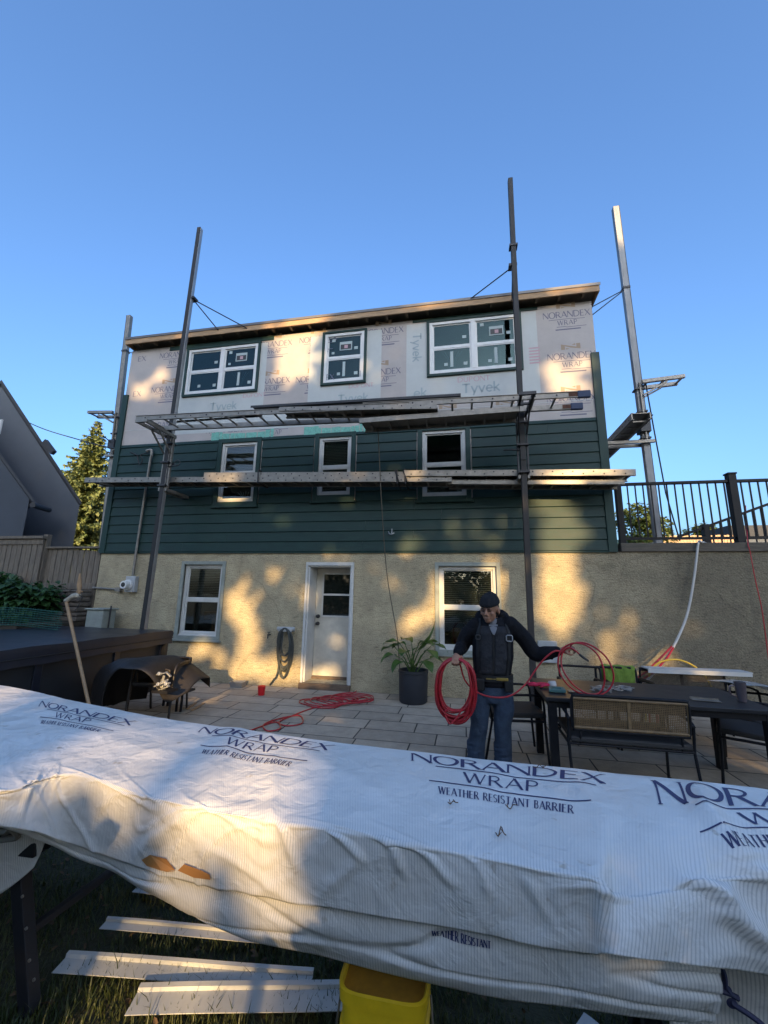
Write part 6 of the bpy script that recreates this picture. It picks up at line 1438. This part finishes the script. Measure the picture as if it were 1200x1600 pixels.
def vlen(u, v): e = .004; return (S(u, v+e)-S(u, v-e)).length/(2*e)
def ulen_(u, v): e = .004; return (S(u+e, v)-S(u-e, v)).length/(2*e)
def sheet_logo(px, py, s, skew=0.0, vs=.9, tail=True, emb=False, words=('NORANDEX', 'WRAP', 'WEATHER RESISTANT BARRIER')):
    "px, py: pixel of the middle of the line under the name; s: width of the name in metres"
    u0, v0 = near(px, py); ku, kv = ulen_(u0, v0), vlen(u0, v0)
    def fn(a, b):
        u = u0+(a+skew*b)*s/ku; v = v0-b*vs*s/kv
        if v < .215 or v > .97 or u < .02 or u > UMAX-.02: return None
        return SW(u, v, .0035)
    mb = MB()
    write(mb, words[0], -.5, .022, .15, fn, width=1.0, sp=.05, step=.012, weight=.88)
    ribbon(mb, [(-.36, -.01), (-.06, -.0), (.06, -.022), (.46, -.012)], .010, fn, .015)
    write(mb, words[1], -.21, -.155, .115, fn, width=.40, sp=.12, step=.012, weight=.8)
    ribbon(mb, [(-.40, -.19), (-.1, -.185), (.0, -.205), (.44, -.198)], .011, fn, .015)
    write(mb, words[2], -.345, -.325, .082, fn, width=.70, sp=.16, step=.01, weight=.62, serif=False)
    return mb.build('printed_name', M['ink'], UPS, fix=False)
sheet_logo(785, 1211, .77, .0, .95); sheet_logo(404, 1160, .66, .45, 1.15); sheet_logo(118, 1117, .84, .5, 1.15); sheet_logo(1242, 1271, .83, -.3, .95)
# brown emblem low on the left, and the cut line of print on the lower layer
mb = MB()
def pxl(px, py, off=.004): u, v = near(px, py); return SW(u, v, off+.006)
for poly in ([(226, 1340), (238, 1333), (262, 1340), (276, 1358), (258, 1356), (247, 1361), (232, 1356)], [(233, 1359), (250, 1363), (276, 1360), (262, 1366), (243, 1366)]): mb.quad(*[pxl(a, b) for a, b in poly])
for poly in ([(280, 1358), (290, 1348), (318, 1357), (332, 1362), (333, 1370), (306, 1368)],): mb.quad(*[pxl(a, b, .005) for a, b in poly])
mb.build('printed_emblem', M['emblem'], UPS, fix=False)
mb = MB(); u0 = u_of(676)
def lfn(a, b):
    u = u0+a*.8; v = .305-b*1.6
    if v < .12 or v > .9: return None
    return LW(u, v)+V((0, -.009, 0))
write(mb, 'WEATHER RESISTANT', 0, 0, .05, lfn, width=.30, sp=.1, step=.02, serif=False)
mb.build('printed_name', M['ink'], LWS, fix=False)
mb = MB()
for pts in ([(1112, 1500), (1122, 1503), (1131, 1522), (1133, 1545)], [(1133, 1540), (1142, 1553), (1154, 1560)], [(1141, 1565), (1150, 1572), (1170, 1585), (1192, 1602), (1212, 1625)], [(1128, 1548), (1140, 1552)]):
    P = [at(a, b, Y=-5.455) for a, b in pts]; mb.tube(cat(P, 5), .008, 6)
for a, b in ((1121, 1503), (1144, 1568), (1135, 1547)): mb.ball(at(a, b, Y=-5.455), (.016, .004, .014))
mb.build('printed_name', M['ink'], TF, fix=False)

# the brake under the sheet, its stand
BRK = thing('sheet_metal_brake', 'long metal bending brake on a dark stand, hidden under the white sheet', 'brake', (-.6, -5.5, 0))
a, b = ctl[1], ctl[-2]
pa, pb = a[3].lerp(a[6], .5), b[3].lerp(b[6], .5)
mb = MB(); mb.bar(pa+V((0, -.03, -.24)), pb+V((0, -.03, -.24)), .14, .14); mb.build('bed', M['dark'], BRK)
M['standmetal'] = mat('black_scuffed_stand', (.012, .012, .015), .5, var=.3, vscale=20)
q = at(30, 1330, Y=-5.52)
mb = MB(); t_ = at(30, 1322, Y=-5.52); bt = at(48, 1600, Y=-5.52); bt = t_+(bt-t_)*((t_.z+.02)/(t_.z-bt.z)); mb.bar(t_, bt, .055, .05, up=(0, 1, 0)); mb.build('leg', M['standmetal'], BRK, bevel=.004)
mb = MB(); mb.bar(t_+V((-.02, 0, .02)), t_+V((0, .55, .02)), .05, .05); mb.bar(t_+V((0, .55, 0)), V((bt.x-.05, bt.y+.7, 0)), .05, .045, up=(0, 1, 0)); mb.bar(bt+(t_-bt)*.45, V((bt.x-.03, bt.y+.64, t_.z*.45)), .03, .03); mb.build('leg', M['standmetal'], BRK, bevel=.004)
mb = MB(); mb.bar(at(-60, 1306, Y=-5.55), at(66, 1322, Y=-5.55), .07, .055); mb.prism([at(30, 1325, Y=-5.56), at(76, 1326, Y=-5.56), at(36, 1350, Y=-5.56)], (0, .03, 0)); mb.build('bracket', M['standmetal'], BRK, bevel=.004)
mb = MB()
for px, py in ((30, 1345), (36, 1400), (42, 1450), (47, 1500), (54, 1530)): c = at(px, py, Y=-5.552); mb.cyl(c, c+V((0, -.005, 0)), .006, 8)
mb.build('bolt', M['alu'], BRK)
c = at(10, 1300, Y=-5.62); mb = MB(); mb.tube(cat([c+V((-.08, 0, .0)), c, c+V((.03, -.01, .02)), c+V((.06, 0, -.01)), c+V((-.02, 0, -.03))], 5), .012, 6); mb.build('latch', M['alu'], BRK)
r0 = at(1010, 1590, Y=-5.30); mb = MB(); mb.bar(V((r0.x, -5.30, .85)), V((r0.x+.03, -5.26, 0)), .06, .05, up=(0, 1, 0)); mb.build('leg', M['standmetal'], BRK, bevel=.004); mb = MB(); mb.bar(V((r0.x, -5.44, .74)), V((r0.x+.03, -5.10, 0)), .06, .05, up=(0, 1, 0)); mb.build('leg', M['standmetal'], BRK, bevel=.004)

# white trim strips on the grass
def trim_strip(label, p0, p1, wd, lip, m=M['whitemetal']):
    p0, p1 = V(p0), V(p1); T = thing('trim_strip', label, 'metal strip', p0, 'white metal trim strips lying on the grass'); d = (p1-p0).normalized(); s = V((-d.y, d.x, 0))
    prof = [(0, .0), (0.0, .0)]; mb = MB(); th = .002
    sec = [(-wd*.5, .010), (wd*.30, .012), (wd*.34, .012+lip*.6), (wd*.5, .014+lip*.6)]
    rows = []
    n = 14
    for i in range(n+1):
        c = p0.lerp(p1, i/n); bend = .004*math.sin(i*.4); rows.append([c+s*a+V((0, 0, b+bend*(.4 if i not in (0,) else 1))) for a, b in sec])
    mb.grid(rows); o = mb.build('channel', m, T, fix=False); o.modifiers.new('thick', 'SOLIDIFY').thickness = .003; return T
def g2(px, py): q = at(px, py, Z=.02); return V((q.x, q.y, 0))
trim_strip('white metal trim strip nearest the camera, running behind the yellow bucket', g2(208, 1560), g2(560, 1553), .115, .02)
trim_strip('long white metal trim channel whose left end is nearest the black stand leg', g2(95, 1502), g2(487, 1530), .09, .022)
trim_strip('narrow white metal trim strip in the shade, third from the camera', g2(162, 1441), g2(450, 1466), .055, .02)
trim_strip('white metal trim strip half under the hanging sheet, farthest from the camera', g2(212, 1386), g2(400, 1412), .05, .015)
trim_strip('small grey metal offcut on the ground under the right part of the sheet', g2(905, 1590), g2(950, 1625), .08, .0)
# yellow bucket
M['bucket'] = mat('yellow_bucket_plastic', (.80, .52, .015), .45, var=.12, vscale=8); M['bucketglow'] = mat('orange_brown_glow_inside', (.45, .22, .02), .7, var=.3, vscale=9)  # inside colour carries the glow of light coming through the plastic
c = at(606, 1512, Z=.36); c = V((c.x, c.y-.01, 0)); BU = thing('bucket', 'yellow square plastic bucket on the grass under the sheet', 'bucket', c)
def sq(r, z, n=40): 
    out = []
    for k in range(n):
        t = 2*math.pi*k/n; ex = .38
        out.append(c+V((r*math.copysign(abs(math.cos(t))**ex, math.cos(t)), r*.85*math.copysign(abs(math.sin(t))**ex, math.sin(t)), z)))
    return out
mb = MB(); mb.rings([sq(r, z) for r, z in ((.118, 0), (.122, .02), (.128, .14), (.138, .145), (.138, .165), (.131, .17), (.134, .235), (.144, .24), (.144, .262), (.136, .267), (.139, .33), (.147, .335), (.149, .372), (.141, .376), (.135, .37), (.116, .02))]); mb.build('body', M['bucket'], BU, smooth='auto')
mb = MB(); mb.rings([sq(r, z) for r, z in ((.1335, .355), (.1165, .03), (.02, .03))]); mb.build('inside', M['bucketglow'], BU, smooth='auto')
mb = MB(); mb.tube(cat([c+V((-.15, -.02, .33)), c+V((-.162, -.05, .2)), c+V((-.16, -.09, .08)), c+V((-.1, -.16, .02)), c+V((0, -.18, .012)), c+V((.1, -.16, .02)), c+V((.16, -.09, .08)), c+V((.162, -.05, .2)), c+V((.15, -.02, .33))], 5), .004, 6); mb.build('handle', M['alu'], BU, smooth=True)
# twigs on the sheet
M['twig'] = mat('dry_twig', (.14, .07, .03), .9)
for i, (px, py, lb) in enumerate(((700, 1262, 'near the printed words'), (790, 1265, 'below the middle of the printed words'), (775, 1310, 'on the front ridge'), (835, 1205, 'across the printed name'))):
    rr = random.Random(i); mb = MB()
    P = [pxl(px+4*k, py+rr.uniform(-6, 6)*(k % 3), .008) for k in range(5)]; mb.tube(cat(P, 3), .0016, 5)
    for k in (1, 3): mb.tube([P[k], P[k]+V((rr.uniform(-.02, .02), rr.uniform(-.02, .02), .008))], .0014, 4)
    tag(mb.build('twig', M['twig']), 'tiny dry twig lying on the white sheet '+lb, 'twig', 'twigs fallen on the sheet')
# ================================================================== GRASS
def grass():
    rr = random.Random(77); vs = []; fs = []; 
    for _ in range(66000):
        t = rr.random(); y = -4.55-2.0*rr.random()**.9; xl = -2.9 if y > -5.6 else -2.3; x = rr.uniform(xl-.4, 2.2)
        nz = noise.noise(V((x*2.2, y*2.2, 0)))
        if rr.random() > .72+.9*nz: continue
        h = rr.uniform(.022, .06)*(1+.5*nz)*(1.7 if rr.random() < .05 else 1); a = rr.uniform(0, 6.283); w_ = rr.uniform(.0016, .0032); lx, ly = math.cos(a), math.sin(a); ln = rr.uniform(.2, .9)*h
        k = len(vs); vs += [(x-ly*w_, y+lx*w_, -.03), (x+ly*w_, y-lx*w_, -.03), (x+lx*ln*.4-ly*w_*.8, y+ly*ln*.4+lx*w_*.8, -.03+h*.6), (x+lx*ln*.4+ly*w_*.8, y+ly*ln*.4-lx*w_*.8, -.03+h*.6), (x+lx*ln, y+ly*ln, -.03+h)]
        fs += [(k, k+1, k+3, k+2), (k+2, k+3, k+4)]
    mb = MB(); mb.v = vs; mb.f = fs; mb.m = [0]*len(fs); o = mb.build('grass', leaf_mat('grass_blade', (.035, .055, .012), (.10, .11, .035), .5, .25), fix=False); tag(o, 'short patchy grass under and in front of the covered brake', 'grass'); o['kind'] = 'stuff'
    mb = MB()
    for _ in range(900):
        x, y = rr.uniform(-2.8, 2), rr.uniform(-6.4, -4.5); blade(mb, (x, y, -.025+rr.random()*.02), (rr.uniform(-1, 1), rr.uniform(-1, 1), rr.uniform(-.1, .3)), (0, 0, 1), rr.uniform(.015, .045), rr.uniform(.01, .025), .1)
    o = mb.build('leaf_litter', mat('dry_leaf_litter', (.10, .06, .03), .9, var=.5, vscale=3), fix=False); tag(o, 'scattered dry leaves in the thin grass', 'leaves'); o['kind'] = 'stuff'
grass()

# ================================================================== TREES BEHIND THE CAMERA that dapple the low sun
TRAVEL = -TOSUN
def plane(px, py, X=None, Y=0, Z=None):
    "where the sunbeam that reaches this point of the photo crosses the plane of the house front"
    p = at(px, py, Y=Y) if Z is None else at(px, py, Z=Z)
    t = (0-p.y)/TRAVEL.y; q = p+TRAVEL*t; return q.x, q.z
SUNNY = []      # (x, z, half width, half height, rotation, density)
def gap(px, py, rx, ry, rot=0, Y=0, Z=None, k=1.0): x, z = plane(px, py, Y=Y, Z=Z); SUNNY.append((x, z, rx, ry, R(rot), k))
# stucco
gap(392, 1000, .20, .62, 6); gap(372, 945, .2, .3); gap(410, 900, .42, .22, 25, k=.75); gap(440, 1045, .42, .2); gap(315, 1018, .33, .12)
gap(874, 925, .33, .58, 6); gap(880, 828, .34, .36, 0, k=1); gap(966, 985, .13, .60, -36); gap(1020, 1040, .35, .12); gap(1090, 975, .18, .1, k=.8)
gap(672, 955, .42, .16, 35); gap(640, 975, .18, .22, k=.8); gap(770, 905, .12, .5); gap(520, 1050, .3, .1); gap(512, 985, .14, .28, k=.85); gap(610, 1010, .15, .1, k=.85); gap(690, 905, .3, .12, k=.85); gap(760, 875, .25, .1, k=.8)
gap(470, 930, .2, .2, k=.8); gap(560, 900, .25, .1, k=.75); gap(640, 850, .3, .12, k=.8)
# siding, wrap, eaves
gap(760, 830, .35, .22, k=.85); gap(690, 825, .3, .16, k=.8); gap(530, 845, .2, .2, k=.75); gap(440, 810, .3, .1, k=.85); gap(830, 790, .3, .12, k=.85)
gap(450, 560, .32, .55, -20); gap(440, 525, .4, .18, k=.9); gap(492, 565, .18, .4, k=.8); gap(245, 600, .17, .5, k=.8); gap(212, 612, .14, .35, k=.8); gap(885, 575, .5, .22, k=.9); gap(890, 605, .4, .14)
gap(480, 502, .5, .14); gap(665, 480, .5, .16); gap(880, 455, .4, .16); gap(300, 535, .3, .12, k=.8); gap(570, 585, .25, .3, k=.8)
gap(905, 735, .55, .16, Y=-.5); gap(350, 742, .35, .14, Y=-.5); gap(540, 745, .5, .12, Y=-.5, k=.85); gap(640, 740, .2, .1, Y=-.5)

# paving and the sheet in front
for px, py, a, b in ((300, 1105, .18, .10), (330, 1085, .2, .10), (365, 1062, .22, .10), (395, 1050, .2, .1)): gap(px, py, a, b, Z=0)
gap(420, 1140, .5, .09, Z=0, k=.8); gap(470, 1120, .3, .06, Z=0, k=.8); gap(1150, 1180, .25, .08, Z=0)
gap(345, 1180, .26, .13, Z=.95, k=.95); gap(330, 1270, .20, .12, Z=.9, k=.62); gap(300, 1320, .18, .12, Z=.8, k=.62); gap(290, 1370, .2, .14, Y=-5.75, k=.62)
gap(60, 1085, .3, .03, Z=.95, k=.8); gap(835, 1512, .01, .05, Y=-5.72, k=.5)
gap(270, 1520, .38, .10, Z=0); gap(260, 1575, .6, .14, Z=0, k=.9); gap(430, 1240, .12, .2, Z=.93, k=.8)
def lit(x, z):
    m = 0; nz1 = noise.noise(V((x*2.6, z*2.6, 40))); nz2 = noise.noise(V((x*6.5, z*6.5, 50)))
    for cx_, cz, a, b, r_, k in SUNNY:
        dx, dz = x-cx_, z-cz; u = (dx*math.cos(r_)+dz*math.sin(r_))/(a*1.08+.13); v = (-dx*math.sin(r_)+dz*math.cos(r_))/(b*1.08+.13); d = u*u+v*v
        if d < 1.3 and d+.5*nz1+.3*nz2 < 1: m = max(m, k)
    return m
rr = random.Random(31)
SPECS = [(-15.5, 'tall leafy maple behind the camera, farthest left, shading the neighbour house'), (-6.5, 'tall leafy maple behind the camera on the left, shading the yard'), (0.0, 'tall leafy maple straight behind the camera, shading the wall'), (6.5, 'tall leafy maple behind the camera on the right, shading the terrace wall')]
crowns = [MB() for _ in SPECS]; cen = [[] for _ in SPECS]
X0, X1, Z0, Z1 = -22, 12, -7.2, 12
N = 98000
for _ in range(N):
    x = rr.uniform(X0, X1); z = rr.uniform(Z0, Z1)
    edge = noise.noise(V((x*.5, z*.5, 3)))*.8
    if z > (min(11.5, 6.2-(x+11.5)*1.07) if x < -10.8 else 9.2)+edge*.6 or x > X1-.8+edge or x < X0+.8+edge: continue
    k = lit(x, z)
    if z < -3.2 and rr.random() < .66: continue
    jx = noise.noise(V((x*1.3, z*1.3, 8)))
    if k and rr.random() < k*1.02: continue
    dist = rr.uniform(27, 33); p = V((x, 0, z))-TRAVEL*(dist/abs(TRAVEL.y))
    i = min(range(4), key=lambda q: abs(x-SPECS[q][0]+noise.noise(V((z*.6, q, 0)))*1.2))
    L = rr.uniform(.25, .36); blade(crowns[i], p, (rr.uniform(-1, 1), rr.uniform(-.4, .4), rr.uniform(-1, .6)), (rr.uniform(-.5, .5), -1, rr.uniform(-.3, .8)), L, L*.85, .15, .05); cen[i].append(p)
M['dapple'] = leaf_mat('maple_leaf', (.025, .06, .012), (.06, .11, .025), .5, .0)
for (sx, lb), mb, cc in zip(SPECS, crowns, cen):
    m_ = sum(cc, V((0, 0, 0)))/len(cc); T = thing('maple_tree', lb, 'tree', (m_.x, m_.y, 0), 'trees behind the camera')
    mb.build('crown', M['dapple'], T, fix=False)
    tk = MB(); tk.tube(cat([V((m_.x, m_.y, -.1)), V((m_.x+.1, m_.y, 3)), V((m_.x, m_.y, 6)), m_+V((0, 0, 2))], 4), [.42-.03*k for k in range(13)], 12)
    tk.build('trunk', M['bark'], T)

# unseen screen of leaves, added to keep low sky glow off the sheet
HG = thing('leaf_screen', 'dark green screen of leaves added behind the camera, unseen, to block low glow', 'leaf_screen', (0, -10.6, 0))
mb = MB()
for _ in range(13000):
    x, z = rr.uniform(-9, 9), rr.uniform(0, 2.3); y = -10.25-rr.choice((0, 0, .8))*rr.random()-rr.uniform(0, .12)
    t_ = -y/TRAVEL.y
    if lit(x+TRAVEL.x*t_, z+TRAVEL.z*t_): continue
    blade(mb, (x, y, z+.06*noise.noise(V((x*2, y, z)))), (rr.uniform(-1, 1), rr.uniform(-.2, 1), rr.uniform(-.5, 1)), (rr.uniform(-.4, .4), 1, rr.uniform(-.2, .8)), rr.uniform(.12, .2), .1, .2)
mb.build('foliage', M['dapple'], HG, fix=False)
mb = MB()
for k in range(24): x = -8.8+.77*k; mb.tube([(x, -10.65, -.05), (x+.1, -10.6, .8), (x, -10.65, 1.6)], .03, 5)
mb.build('stem', M['bark'], HG)
